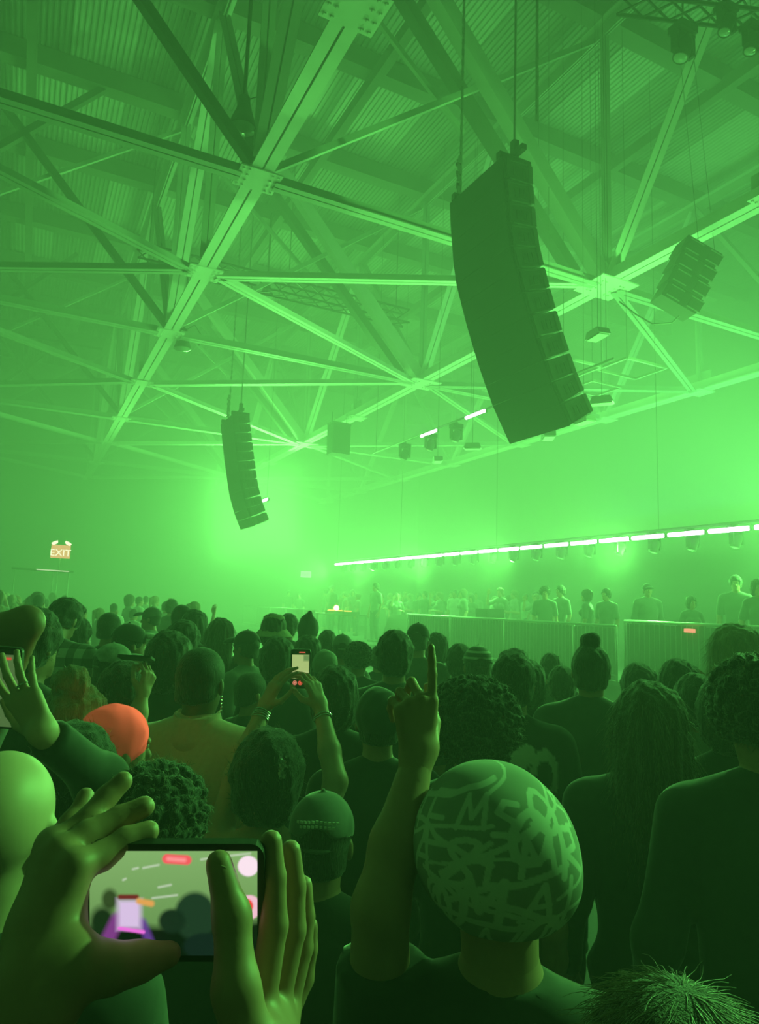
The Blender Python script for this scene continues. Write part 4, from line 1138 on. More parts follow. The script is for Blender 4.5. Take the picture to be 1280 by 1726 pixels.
# mid crowd: (px, head-top y, distance, height clamp, facing, label, options)
FW = -32*DEG
MID = [
#(92, 1025, 3.15, 'person with dark hair in a black and white plaid shirt, far left', dict(hair='quiff', shirt=PLAID, body='man', fix=1)),
 (133, 1040, 4.6, 'dark-haired person half hidden right of the plaid shirt', dict(hair='short')),
 (187, 1030, 5.2, 'person with shaved head and bare neck standing clear against the haze at left', dict(hair='buzz', shirt='dark')),
 (222, 1047, 4.0, 'dark-haired person beside the shaved head, in a dark cap with white brim', dict(hair='short', hat='cap', hatm='dark', billm=CL['pale'], rz=-75*DEG)),
 (196, 1080, 3.1, 'person in a pale patterned cap, left of the dark raised phone', dict(hair='short', hat='cap', hatm=PATTERN, shirt='dark', rz=-70*DEG)),
 (256, 1021, 8.0, 'hazy person in a cap seen sideways facing left', dict(hair='short', hat='cap', hatm='grey', rz=60*DEG, shirt='mid')),
 (309, 1016, 5.0, 'tall person in a dark cap behind the group at left centre', dict(hair='short', hat='beanie', hatm='dark', body='man')),
 (331, 1027, 4.6, 'person with dark bobbed hair right beside the tall dark cap', dict(hair='bob', body='woman')),
 (312, 1045, 3.9, 'dark-haired person below the tall dark cap', dict(hair='short', body='jacket')),
 (288, 1066, 2.9, 'person with thick dark hair and dark top, left of the tan blazer', dict(hair='bob', body='woman', hairc='black', shirt='black', hb=1.1)),
 (374, 1041, 4.4, 'person with shaggy brown hair, right of the tall dark cap', dict(hair='long', hairc='brown', body='woman')),
 (416, 1059, 4.0, 'person in a dark cap turned left, grey shirt behind the tan blazer', dict(hair='short', hat='cap', hatm='dark', shirt='mid', rz=35*DEG)),
 (427, 1130, 2.9, 'short-haired person in profile between the blazer and the raised phone', dict(hair='buzz', rz=-75*DEG, shirt='black')),
 (463, 1033, 4.8, 'person in a pale woven bucket hat', dict(hair='bob', hat='bucket', hatm=mat('woven_straw', (0.62, 0.58, 0.42), 0.8, noise=0.5, nscale=120, bump=0.6), shirt='mid', body='woman')),
 (488, 1034, 5.6, 'dark head right behind the bucket hat', dict(hair='short')),
 (522, 1030, 5.0, 'person in a dark pointed knit beanie', dict(hair='short', hat='pointy', hatm='dark', shirt='grey')),
 (470, 1072, 3.7, 'dark rounded head just below the bucket hat', dict(hair='bob', body='woman')),
 (520, 1070, 3.9, 'broad dark head above the raised phone', dict(hair='bob', shirt='dark')),
 (553, 1062, 5.2, 'small dark head between the pointed beanie and pale cap', dict(hair='short')),
 (578, 1066, 4.5, 'person in a pale cap with the strap arch at its back', dict(hair='short', hat='cap', hatm='mid', shirt='mid')),
 (550, 1091, 3.9, 'person in a smooth pale green cap right of the raised phone', dict(hair='short', hat='beanie', hatm='mid', shirt='dark')),
 (566, 1121, 2.9, 'dark round head just right of the raised phone', dict(hair='bob', shirt='black', body='man')),
 (606, 1080, 4.3, 'dark low head left of the two standing in front of the barrier', dict(hair='curly')),
 (640, 1088, 4.9, 'dark head tucked left of the round black head', dict(hair='short')),
 (667, 1062, 3.6, 'person with smooth round black head in front of the barrier', dict(hair='short', shirt='dark')),
 (706, 1047, 4.7, 'person in a black cap with strap arch and lit neck at centre', dict(hair='buzz', hat='cap', hatm='black', shirt='dark')),
 (737, 1066, 5.0, 'dark head touching the right of the black cap', dict(hair='bob', body='woman')),
 (776, 1085, 4.5, 'dark head hidden behind the striped cap', dict(hair='short')),
 (806, 1084, 3.6, 'person in a striped cap with pale bands at right of centre', dict(hair='short', hat='cap', hatm=STRIPED, shirt='dark')),
 (866, 1098, 2.9, 'dark-haired person in black shirt with a pale heart print on the back', dict(hair='quiff', shirt='PRINT', skin=0, rz=-38*DEG)),
 (889, 1110, 3.6, 'dark head just behind the heart-print shirt', dict(hair='bob', body='woman')),
 (929, 1101, 5.4, 'pale hazy head left of the bun', dict(hair='short', skin=0)),
 (948, 1122, 3.9, 'low dark head left of the bun', dict(hair='short', body='woman')),
 (996, 1066, 3.3, 'broad-shouldered person with a small top bun', dict(hair='bun', shirt='dark', body='jacket')),
 (1076, 1117, 3.4, 'dark round head right of the top bun', dict(hair='bob', shirt='dark')),
 (1143, 1110, 3.3, 'person with one raised hand, right of the long rim-lit hair', dict(hair='bob', body='woman_up', shirt='dark')),
 (1172, 1135, 3.0, 'dark-haired person in a mid-toned jacket near the right edge', dict(hair='short', shirt='mid', body='jacket')),
 (1222, 1140, 2.7, 'dark-haired person at right in front of the curly head', dict(hair='bob', body='woman', shirt='black')),
 (1246, 1057, 3.9, 'person with wide wavy hair turned sideways at right by the barrier', dict(hair='long', hairc='fair', body='woman', rz=-110*DEG, hb=1.15)),
 (640, 1150, 2.4, 'person in a dark brimless hat behind the raised pointing hand', dict(hair='short', hat='beanie', hatm='dark', shirt='black')),
 (138, 1117, 2.4, 'fair-haired person with a messy knot at left', dict(hair='messybun', hairc='fair', body='woman', shirt='dark')),
 (60, 1022, 2.9, 'dark head behind the raised elbow at far left', dict(hair='short')),
#(215, 1112, 2.6, 'dark-haired person gripping a black phone in a raised fist', dict(hair='afro', body='man_up', shirt='black', skin=0, hb=0.72)),
]
GR = np.random.default_rng(11)
# nudge people along their sight lines until nobody stands inside somebody else
NEARP = [(846, 1276, 0.99), (14, 1259, 1.02), (134, 1203, 1.55), (456, 1222, 2.0), (344, 1086, 2.5), (547, 1317, 1.63), (203, 1173, 1.97), (278, 1272, 1.35), (800, 1130, 2.1), (1094, 1153, 2.15), (1277, 1100, 1.75), (-150, 1085, 1.95), (215, 1112, 2.9), (98, 1026, 4.4)]
D_ = [m[2] for m in MID]
for it in range(260):
    pos = [at_d(m[0], m[1], d)[:2] for m, d in zip(MID, D_)]
    npos = [at_d(*q)[:2] for q in NEARP]
    for i in range(len(MID)):
        if MID[i][4].get('fix'): continue
        for j in range(len(MID)+len(NEARP)):
            if i == j: continue
            pj = pos[j] if j < len(MID) else npos[j-len(MID)]
            dj = D_[j] if j < len(MID) else NEARP[j-len(MID)][2]
            if np.hypot(*(pos[i]-pj)) < 0.46:
                st = 0.012 if D_[i] > dj or (D_[i] == dj and i > j) else -0.008
                D_[i] = float(np.clip(D_[i]+st*D_[i]*0.5, MID[i][2]*0.82, MID[i][2]*1.32))
MID = [(m[0], m[1], d, m[3], m[4]) for m, d in zip(MID, D_)]
def shirt_print():
    B = make_body('print', mirror(ARM_DOWN), ARM_DOWN, 1.06, vox=0.010)
    def fn(co):
        col = np.full((len(co), 3), 0.02); x, y, z = co[:, 0], co[:, 1], co[:, 2]
        bk = y < -0.01
        hx, hz = (x-0.03)/0.05, (z-1.36)/0.05
        heart = ((hx**2+hz**2-1)**3-hx**2*hz**3 < 0) & bk
        col[heart] = (0.7, 0.7, 0.66)
        d = np.abs(np.hypot((x-0.125)/0.045, (z-1.30)/0.085)-1)          # the looped letter
        col[(d < 0.26) & bk & (z > 1.24)] = (0.7, 0.7, 0.66)
        st = (np.abs((x+0.04)-(z-1.36)*0.4) < 0.016) & (z > 1.31) & (z < 1.43) & bk
        col[st] = (0.5, 0.5, 0.48)
        return col
    paint(B['shirt'], fn)
    return B
for i, (px, top, d, lab, o) in enumerate(MID):
    o = dict(o); o.pop('fix', 0); rz = o.pop('rz', FW+GR.uniform(-0.25, 0.25)); hb = o.pop('hb', 1.0)
    hat = o.get('hat'); hr = o.get('hair')
    extra = {'afro': 0.07*hb, 'curly': 0.045, 'bun': 0.06, 'messybun': 0.085, 'bob': 0.025, 'long': 0.025}.get(hr, 0.015) if not hat else {'pointy': 0.06, 'bucket': 0.03}.get(hat, 0.03)
    (x, y), h = place(px, top, d)
    h = h-extra*h/1.765
    if o.get('shirt') == 'PRINT':
        o['meshes'] = shirt_print(); o['shirt'] = mat_attr('printed_cloth', 0.85)
    r = person((x, y), 0, h, rz, lab, **o)
    if hb != 1.0:
        for c in r.children:
            if c.name.startswith('hair'):
                c.matrix_local = Matrix.Translation((0, -0.02, 1.66)) @ Matrix.Scale(hb, 4) @ Matrix.Translation((0, 0.02, -1.66))

# ------------------------------------------------------------------ people on the riser
STAGE = [
 (1240, 968, 11.2, 'stage figure facing the crowd, standing highest at right', dict(rz=125*DEG, hair='short', body='man')),
 (1277, 976, 10.6, 'stage figure cut by the right edge', dict(rz=140*DEG, hair='bob', body='woman')),
 (1166, 1004, 10.7, 'shortest stage figure, second-nearest neighbour left of the highest one', dict(rz=150*DEG, hair='bob', body='woman')),
 (1092, 983, 11.0, 'stage figure in a dark cap and jacket, right of the barrier gap', dict(rz=150*DEG, hair='short', body='jacket', hat='cap', hatm='dark')),
 (1022, 991, 10.8, 'slim stage figure in profile second left of the barrier gap', dict(rz=100*DEG, hair='short')),
 (989, 993, 10.5, 'stage figure with bobbed hair at right of the close pair', dict(rz=30*DEG, hair='bob', body='woman')),
 (945, 986, 10.9, 'taller of the close pair of stage figures', dict(rz=90*DEG, hair='short')),
 (919, 989, 10.4, 'curly-haired one of the close pair of stage figures', dict(rz=140*DEG, hair='curly')),
 (634, 980, 10.7, 'stage figure in a pale collar behind the orange lit table', dict(rz=100*DEG, hair='short', shirt='mid')),
 (560, 986, 11.6, 'stage figure bending behind the orange lamp', dict(rz=110*DEG, hair='short', hat='cap', hatm='grey', shirt='dark')),
 (604, 1000, 11.9, 'small stage figure between lamp and pale collar', dict(rz=60*DEG, hair='bob', body='woman')),
]
for (px, top, d, lab, o) in STAGE:
    o = dict(o); rz = o.pop('rz')
    q = at_x(px, top, d)
    person((q[0], q[1]), RZ, min(1.97, q[2]-RZ-0.02), rz, lab, eyes=True, shirt=o.pop('shirt', 'grey'), **o)
# distant heads: one small joined figure per variant, repeated
def far_figure(name, body, hair, shirtc, hairc, skin):
    B = BODIES[body]
    me = bpy.data.meshes.new(name)
    bm = bmesh.new()
    parts = [(B['body'], 0), (B['shirt'], 1), (B['trousers'], 2), (HAIRS[hair], 3)]
    for m_, k in parts:
        n = len(bm.faces); bm.from_mesh(m_)
        bm.faces.ensure_lookup_table()
        for f in bm.faces[n:]: f.material_index = k
    bm.to_mesh(me); bm.free()
    for m_ in (SKIN[skin], CL[shirtc], DENIM, HAIRC[hairc]): me.materials.append(m_)
    return me
FAR = [far_figure('far_a', 'man', 'short', 'dark', 'black', 0), far_figure('far_b', 'woman', 'bob', 'grey', 'brown', 0), far_figure('far_c', 'man', 'buzz', 'pale', 'black', 1), far_figure('far_d', 'woman_up', 'pony', 'mid', 'fair', 0)]
LOOK = ['in a dark top with short dark hair', 'in a grey top with bobbed brown hair', 'in a pale top with cropped head', 'in a mid-toned top, one arm raised']
def far_person(q, z0, h, rz, label, group):
    k = int(GR.integers(4)); label = label+' '+LOOK[k]
    o = link('person', FAR[k], None, None)
    o.location = (q[0], q[1], z0); s = h/1.765; o.scale = (s, s, s); o.rotation_euler = (0, 0, rz)
    return tag(o, label, 'person', group)
# dancers beyond the stage, along the far side of the riser
used = [tuple(at_d(m[0], m[1], m[2])[:2]) for m in MID]+[tuple(at_x(m[0], m[1], m[2])[:2]) for m in STAGE]+[tuple(bt.location[:2])]
def free(q, r=0.55):
    for u in used:
        if abs(u[0]-q[0]) < r and abs(u[1]-q[1]) < r: return False
    used.append(q); return True
n = 0
for k in range(140):
    px = GR.uniform(385, 905)
    if 610 < px < 655: continue
    X = GR.uniform(11.4, 15.5)
    q = at_x(px, 1004, X)
    if q[1] > 33 or q[1] < 6.5: continue
    if not free(q): continue
    far_person(q, RZ, GR.uniform(1.6, 1.86), GR.uniform(1.2, 3.3), 'tiny hazy dancer behind the stage rail', 'hazy dancers behind the stage rail'); n += 1
    if n > 44: break
n = 0
for k in range(200):
    px = GR.uniform(-8, 110) if k % 4 else GR.uniform(120, 345)
    d = GR.uniform(9, 22)
    q = at_d(px, 1004, d)
    if not free(q): continue
    far_person(q, 0, GR.uniform(1.6, 1.93), GR.uniform(-1.6, 0.6), 'small hazy figure at far left', 'hazy figures at the far left'); n += 1
    if n > 40: break

# ================================================================== near figures built one by one
def mklocal(root, rz, s): 
    Rm = rotz(-rz); rt = A3(root)
    return lambda w: tuple(Rm@(A3(w)-rt)/s), lambda v: tuple(Rm@A3(v))
def unique(name, px, top, d, pad, rz, label, armL=None, armR=None, hair='short', hairc='black', hat=None, hatm=None, shirt='black', skin=1, w=1.04, fem=False, sleeve='short',
           headrot=None, shirt_top=None, hvox=0.0045, vox=0.010, loose=0.016, xy=None, height=None, top_name=None, paintfn=None, trim=True):
    '''armL/armR: functions (toL, dirL) -> arm dict in body space, or None for hanging arms'''
    if xy is None:
        (x, y), h = place(px, top, d); h -= pad
    else: (x, y), h = xy, height
    s = h/1.765
    toL, dL = mklocal((x, y, 0), rz, s)
    aL = armL(toL, dL, s) if armL else mirror(ARM_DOWN)
    aR = armR(toL, dL, s) if armR else dict(ARM_DOWN)
    M = make_body(name, aL, aR, w, fem, sleeve, vox=vox, hvox=hvox, headR=np.eye(3) if headrot is None else headrot, loose=loose, shirt_top=shirt_top, fine_head=True)
    if paintfn: paint(M['shirt'], paintfn)
    r = person((x, y), 0, h, rz, label, hair=hair, hairc=hairc, hat=hat, hatm=hatm, shirt=shirt, skin=skin, meshes=M, headrot=headrot, top=top_name or ('jacket' if sleeve == 'long' else 'shirt'), eyes=True)
    for nm, a, sg in (('L', aL, -1), ('R', aR, 1)):
        sh = A3(a.get('sh', shoulder(sg, w))); 0 and print('ARM', name, nm, 'upper %.3f fore %.3f' % (np.linalg.norm(A3(a['el'])-sh)*s, np.linalg.norm(A3(a['wr'])-A3(a['el']))*s), 'h %.2f' % h)
    return r, toL, dL, s
UPV, RTV, FWV = _u, _r, _f

def phone(center, w, h, th, label, case=BLACK, rot=0.0, tiltx=0.0, screenfn=None, strength=1.0, nx=120, ny=60, border=0.004):
    o = empty('phone', (0, 0, 0), label, 'phone')
    R = Matrix((Vector(_r), Vector(_f), Vector(_u))).transposed().to_4x4()
    o.matrix_world = Matrix.Translation(Vector(center)) @ R @ Matrix.Rotation(rot, 4, 'Y') @ Matrix.Rotation(tiltx, 4, 'X')
    # rounded slab
    r = min(w, h)*0.12; pts = []
    for cx_, cz_, a0 in ((w/2-r, h/2-r, 0), (-w/2+r, h/2-r, 90), (-w/2+r, -h/2+r, 180), (w/2-r, -h/2+r, 270)):
        for k in range(5):
            a = math.radians(a0+k*22.5); pts.append((cx_+r*math.cos(a), cz_+r*math.sin(a)))
    MB().prism(pts, -th/2, th/2, (Vector((1, 0, 0)), Vector((0, 0, 1)), Vector((0, 1, 0)), Vector((0, 0, 0)))).build('phone_case', case, o)
    if screenfn:
        us = np.linspace(0, 1, nx); vs_ = np.linspace(0, 1, ny)
        U, Vv = np.meshgrid(us, vs_)
        W2, H2 = w-2*border, h-2*border
        V = np.stack([(U.ravel()-0.5)*W2, np.full(U.size, -th/2-0.0006), (Vv.ravel()-0.5)*H2], 1)
        I = np.arange(nx*ny).reshape(ny, nx)
        Q = np.stack([I[:-1, :-1].ravel(), I[:-1, 1:].ravel(), I[1:, 1:].ravel(), I[1:, :-1].ravel()], 1)
        me = quads_to_mesh('screen', V, Q)
        n = len(V); col = np.ones((n, 4), np.float32); col[:, :3] = screenfn(U.ravel(), Vv.ravel())
        a = me.color_attributes.new('paint', 'FLOAT_COLOR', 'POINT'); a.data.foreach_set('color', col.ravel())
        me.materials.append(SCREENM)
        link('screen', me, None, o)
    return o
SCREENM = mat_attr('lit_screen', 0.15, True, 1.0)
lin = lambda *c: np.array([(k/255.0)**2.2 for k in c])
def soft(d, e): return np.clip(0.5-d/e, 0, 1)[:, None]

# ---- big phone held sideways in the foreground, hands of its holder
PD = 0.575
pc = at_d(296, 1516, PD)
def screen1(u, v):
    X = 157+275*u; Y = 1432+173*(1-v)
    c = np.outer(1-v, lin(92, 135, 72))+np.outer(v, lin(128, 172, 104))
    def put(mask, rgb):
        nonlocal c
        c = c*(1-mask)+mask*lin(*rgb)
    circ = lambda x, y, rx, ry=None: (np.hypot((X-x)/rx, (Y-y)/(ry or rx))-1)*rx
    def seg(x0, y0, x1, y1, r):
        t = np.clip(((X-x0)*(x1-x0)+(Y-y0)*(y1-y0))/((x1-x0)**2+(y1-y0)**2), 0, 1)
        return np.hypot(X-x0-t*(x1-x0), Y-y0-t*(y1-y0))-r
    for (x0, y0, x1, y1) in ((340, 1446, 372, 1441), (375, 1441, 420, 1436), (245, 1460, 270, 1455), (228, 1462, 236, 1460), (270, 1492, 290, 1488), (212, 1480, 216, 1478), (260, 1510, 300, 1505)):
        put(soft(seg(x0, y0, x1, y1, 1.6), 3)*0.6, (215, 225, 205))
    put(soft(Y*-1+1552+6*np.sin(X/19), 14), (16, 30, 18))
    put(soft(circ(330, 1540, 34, 40), 8), (34, 58, 40)); put(soft(circ(292, 1548, 22, 20), 8), (26, 46, 32)); put(soft(circ(345, 1590, 34, 22), 8), (24, 40, 34))
    put(soft(circ(190, 1512, 13, 17), 8), (52, 74, 40)); put(soft(circ(178, 1550, 20, 26), 12), (26, 48, 26))
    put(soft(seg(203, 1545, 176, 1600, 11), 9), (122, 58, 130)); put(soft(seg(243, 1550, 262, 1600, 7), 8), (96, 60, 140)); put(soft(circ(268, 1598, 9), 5), (88, 66, 170))
    put(soft(np.maximum(np.abs(X-222)-19, np.abs(Y-1537)-24), 12), (214, 190, 226)); put(soft(seg(207, 1508, 234, 1508, 4), 4), (110, 40, 40))
    put(soft(seg(238, 1515, 258, 1519, 5), 5), (222, 160, 84)); put(soft(seg(206, 1560, 245, 1566, 3), 3), (236, 110, 220))
    put(soft(seg(212, 1596, 285, 1590, 1.2), 2.5)*0.7, (150, 180, 140))
    put(soft(seg(284, 1445, 316, 1447, 8), 3), (242, 92, 96)); put(soft(seg(286, 1445, 312, 1447, 3), 6), (255, 150, 150))
    put(soft(circ(417, 1457, 17), 3), (250, 226, 238))
    put(soft(circ(419, 1525, 19, 20), 3), (240, 190, 205)); put(soft(circ(414, 1523, 11, 12), 3), (236, 70, 54))
    return c
phone(pc, 0.1475, 0.0960, 0.010, 'large black phone held sideways in the foreground, filming the stage', screenfn=screen1, strength=1.0, nx=170, ny=110, border=0.0055)

q0 = CAM+_r0*(-0.40)+np.array([math.sin(YAW), math.cos(YAW), 0])*0.10
def chain_f(toL, s, pts, r0, r1, k=0.004):
    P = [A3(toL(at_d(*p))) for p in pts]
    n = len(P)-1
    return [C(P[i], P[i+1], (r0+(r1-r0)*i/n)/s, (r0+(r1-r0)*(i+1)/n)/s, k) for i in range(n)]
def ph_left(toL, dL, s):
    W = (52, 1700, 0.500)
    wr = A3(toL(at_d(*W)))
    el = A3(toL(CAM+_r0*(-0.44)+np.array([math.sin(YAW), math.cos(YAW), 0])*0.31+A3((0, 0, -0.60))))
    h = []
    mc = [(128, 1462, 0.548), (104, 1440, 0.566), (92, 1425, 0.584), (88, 1424, 0.600)]
    for m in mc: h += chain_f(toL, s, [W, ((W[0]+m[0])/2, (W[1]+m[1])/2+5, (W[2]+m[2])/2), m], 0.0215, 0.0135, 0.02)
    h += chain_f(toL, s, [mc[0], (172, 1443, 0.566), (212, 1416, 0.580), (250, 1402, 0.590)], 0.0125, 0.0092)
    h += chain_f(toL, s, [mc[1], (148, 1406, 0.585), (202, 1379, 0.603), (243, 1360, 0.612)], 0.0120, 0.0092)
    h += chain_f(toL, s, [mc[2], (150, 1381, 0.605), (180, 1343, 0.622), (207, 1317, 0.632)], 0.0115, 0.0088)
    h += chain_f(toL, s, [mc[3], (120, 1385, 0.622), (138, 1362, 0.635), (144, 1342, 0.642)], 0.0100, 0.0078)
    h += chain_f(toL, s, [(70, 1650, 0.505), (122, 1622, 0.512), (185, 1632, 0.528), (232, 1622, 0.544), (284, 1609, 0.556)], 0.0215, 0.0100, 0.012)
    return dict(el=tuple(el), wr=tuple(wr), hand=h)
def ph_right(toL, dL, s):
    W = (438, 1850, 0.500)
    wr = A3(toL(at_d(*W)))
    el = A3(toL(CAM+_r0*(-0.15)+np.array([math.sin(YAW), math.cos(YAW), 0])*0.28+A3((0, 0, -0.58))))
    h = []
    mc = [(440, 1690, 0.553), (466, 1692, 0.578), (482, 1702, 0.602), (478, 1730, 0.622)]
    for m in mc: h += chain_f(toL, s, [W, ((W[0]+m[0])/2, (W[1]+m[1])/2, (W[2]+m[2])/2), m], 0.021, 0.0135, 0.016)
    h += chain_f(toL, s, [mc[0], (462, 1560, 0.572), (461, 1478, 0.582), (457, 1418, 0.588)], 0.0125, 0.0092)
    h += chain_f(toL, s, [mc[1], (494, 1568, 0.598), (496, 1494, 0.608), (490, 1434, 0.612)], 0.0120, 0.0090)
    h += chain_f(toL, s, [mc[2], (508, 1598, 0.624), (513, 1545, 0.632), (511, 1492, 0.636)], 0.0112, 0.0085)
    h += chain_f(toL, s, [mc[3], (512, 1650, 0.645), (520, 1600, 0.652), (522, 1560, 0.655)], 0.0100, 0.0078)
    h += chain_f(toL, s, [(425, 1780, 0.508), (398, 1668, 0.520), (391, 1545, 0.545), (369, 1456, 0.560)], 0.0195, 0.0105, 0.010)
    return dict(el=tuple(el), wr=tuple(wr), hand=h)
ph, toL, dL, s = unique('holder', 0, 0, 0, 0, -YAW, 'person at the left edge whose two bare hands hold the sideways phone', ph_left, ph_right, xy=(q0[0], q0[1]), height=1.73, hvox=0.0032, shirt='black', skin=1, hair='short')

Rn = np.stack([A3(dL(_r)), A3(dL(_f*0.97+_u*0.22)), A3(dL(_u*0.97-_f*0.22))], 1)
nail = [E(toL(at_d(373, 1473, 0.5525)), (0.0062/s, 0.0016/s, 0.0082/s), 0.002, Rn)]
link('thumb_nail', blob('thumb_nail', [(nail, 0.0009)], mat('nail', (0.55, 0.38, 0.32), 0.25)), None, ph)

# ---- person in the scribbled beanie, one arm raised
def bm_left(toL, dL, s):
    el = toL(at_d(642, 1530, 0.97)); wr = toL(at_d(704, 1282, 1.08))
    return dict(el=el, wr=wr, d=dL(_u*1.0-_r*0.02+_f*0.15), n=dL(-_f*0.9+_r*0.35), per=[(0.12, 0.1, 0.05), (1.0, 1.3, 0.9), (1.2, 1.4, 1.0), (1.15, 1.3, 1.0)], thumb=0.55, spread=0.1)
BT = roty(-0.10)@rotx(-0.12)
bm, toL, dL, s = unique('beanie_fan', 846, 1276, 1.02, 0.045, -36*DEG, 'person in a white-scribbled dark beanie raising the left arm to point upward', bm_left, None, hair=None, shirt='dark', skin=1, w=1.0, headrot=BT, hvox=0.004)
P = [E((0.0, -0.028, 1.690), (0.118, 0.134, 0.118), 0.03), E((0.030, -0.05, 1.655), (0.098, 0.115, 0.085), 0.05),
     S((0, 0.15, 1.57), (0.08, 0.10, 0.085), 0.02), CUT((0, 0.18, -1), (0, 0, 1.600)), NOI(0.0016, (42, 46, 38))]
me = blob('scribbled_beanie', [(P, 0.0019)], None)
def scrib(co):
    r_ = np.random.default_rng(5)
    n = len(co)
    th = np.arctan2(co[:, 0], -co[:, 1])*0.118; z = co[:, 2]-1.66
    best = np.full(n, 1.0)
    def stroke(pts, wd):
        nonlocal best
        for (a, b) in zip(pts[:-1], pts[1:]):
            a, b = A3(a), A3(b); d = b-a; L = d@d+1e-12
            m = (np.abs(th-(a[0]+b[0])/2) < abs(d[0])/2+0.012) & (np.abs(z-(a[1]+b[1])/2) < abs(d[1])/2+0.012)
            if not m.any(): continue
            t = np.clip(((th[m]-a[0])*d[0]+(z[m]-a[1])*d[1])/L, 0, 1)
            q = np.hypot(th[m]-a[0]-t*d[0], z[m]-a[1]-t*d[1])/wd
            best[m] = np.minimum(best[m], q)
    def letter(kind, x, y, h, wd, sl=0.25):
        G = {'O': [[(0.5+0.42*math.cos(k*0.55), 0.5+0.5*math.sin(k*0.55)) for k in range(13)]], 'M': [[(0, 0), (0.1, 1), (0.45, 0.3), (0.8, 1), (0.95, 0)]], 'S': [[(0.8, 0.9), (0.3, 1), (0.1, 0.72), (0.7, 0.4), (0.55, 0.05), (0.05, 0.1)]],
             'A': [[(0, 0), (0.45, 1), (0.9, 0)], [(0.2, 0.4), (0.75, 0.4)]], 'E': [[(0.8, 1), (0.05, 1), (0.05, 0), (0.8, 0)], [(0.05, 0.5), (0.6, 0.5)]], 'R': [[(0.05, 0), (0.1, 1), (0.7, 0.9), (0.65, 0.55), (0.1, 0.5), (0.8, 0)]],
             'L': [[(0.2, 1), (0.05, 0.05), (0.8, 0)]], 'Z': [[(0, 1), (0.8, 1), (0, 0), (0.9, 0)]], '8': [[(0.5+0.35*math.sin(k*0.6)*(1 if k < 6 else 1), 0.5+0.5*math.cos(k*0.3)) for k in range(22)]]}
        for st in G[kind]: stroke([(x+h*0.8*(p[0]+sl*(p[1]-0.5)), y+h*(p[1]-0.5)) for p in st], wd)
    for row in range(4):
        y = -0.085+row*0.056; x = -0.24+r_.uniform(-0.02, 0)
        while x < 0.2:
            h = r_.uniform(0.040, 0.066)
            letter(r_.choice(list('OMSAERLZ8')), x, y+r_.uniform(-0.008, 0.008), h, r_.uniform(0.0030, 0.0048), r_.uniform(0, 0.5)); x += h*r_.uniform(0.85, 1.15)
    for k in range(15):                       # long sweeping pen strokes
        x, y = r_.uniform(-0.18, 0.12), r_.uniform(-0.11, 0.11); a = r_.uniform(-0.35, 0.75); pts = [(x, y)]
        for j in range(10):
            x += 0.014*math.cos(a); y += 0.014*math.sin(a); a += r_.uniform(-0.28, 0.25); pts.append((x, y))
        stroke(pts, r_.uniform(0.0024, 0.0052))
    for (x, y, h) in ((0.045, 0.055, 0.06), (0.05, -0.075, 0.06), (-0.05, -0.03, 0.06)):
        letter('O', x-h*0.4, y, h, 0.0052, 0.3)
    ink = np.clip(1.35-best, 0, 1)
    ink = np.clip((1.15-best)/0.3, 0, 1)*0.95
    base = np.array([0.014, 0.011, 0.011]); return base+ink[:, None]*(np.array([0.72, 0.72, 0.70])-base)
paint(me, scrib)
HMx = Matrix.Translation(Vector(NECK)) @ Matrix([list(r) for r in BT]).to_4x4() @ Matrix.Translation(-Vector(NECK))
bn = link('beanie', me, mat_attr('scribbled_cloth', 0.9), bm); bn.matrix_local = HMx; tag(bn, 'dark beanie covered in white scribbled lettering')

# ---- bald head at the left edge
unique('bald', 14, 1259, 1.02, 0.0, -20*DEG, 'bald person cut by the left edge below the ringed hand', None, None, hair=None, shirt='dark', skin=0, w=1.08)

# ---- person in black whose ringed hand holds a phone up at the far left
def ring_right(toL, dL, s):
    return dict(el=toL(at_d(172, 1318, 1.42)), wr=toL(at_d(76, 1240, 1.28)), d=dL(-_r*0.55+_u*0.85+_f*0.1), n=dL(-_f*0.9-_u*0.25), curl=(0.15, 0.2, 0.15), spread=0.22, thumb=0.1)
pb, toL, dL, s = unique('ringed', 134, 1203, 1.55, 0.03, -30*DEG, 'dark-haired person in black at left, ringed right hand holding a phone up', None, ring_right, hair='short', shirt='black', skin=0, sleeve='long', hvox=0.004)
W = A3(toL(at_d(76, 1240, 1.28))); dd = A3(dL(-_r*0.55+_u*0.85+_f*0.1)); dd /= np.linalg.norm(dd); nn = A3(dL(-_f*0.9-_u*0.25)); nn -= dd*(nn@dd); nn /= np.linalg.norm(nn); ll = -np.cross(dd, nn)
rc = W+dd*0.112-ll*0.011
tor = MB(); 
for k in range(10):
    a, b = 2*math.pi*k/10, 2*math.pi*(k+1)/10
    tor.tube([rc+(ll*math.cos(a)+nn*math.sin(a))*0.0105, rc+(ll*math.cos(b)+nn*math.sin(b))*0.0105], 0.0022, 5, False)
tor.build('ring', CHROME, pb)
def screen2(u, v):
    c = np.tile(lin(78, 104, 62), (len(u), 1)); m = soft(v*-1+0.93, 0.01); c = c*(1-m)+m*lin(12, 22, 12)
    m = soft(np.maximum(np.abs(u-0.55)-0.22, np.abs(v-0.88)-0.012), 0.02); c = c*(1-m)+m*lin(220, 60, 60); return c
phone(at_d(2, 1158, 1.36), 0.078, 0.158, 0.009, 'upright phone in front of the ringed hand, cut by the left edge', screenfn=screen2, rot=0.06, nx=40, ny=80)

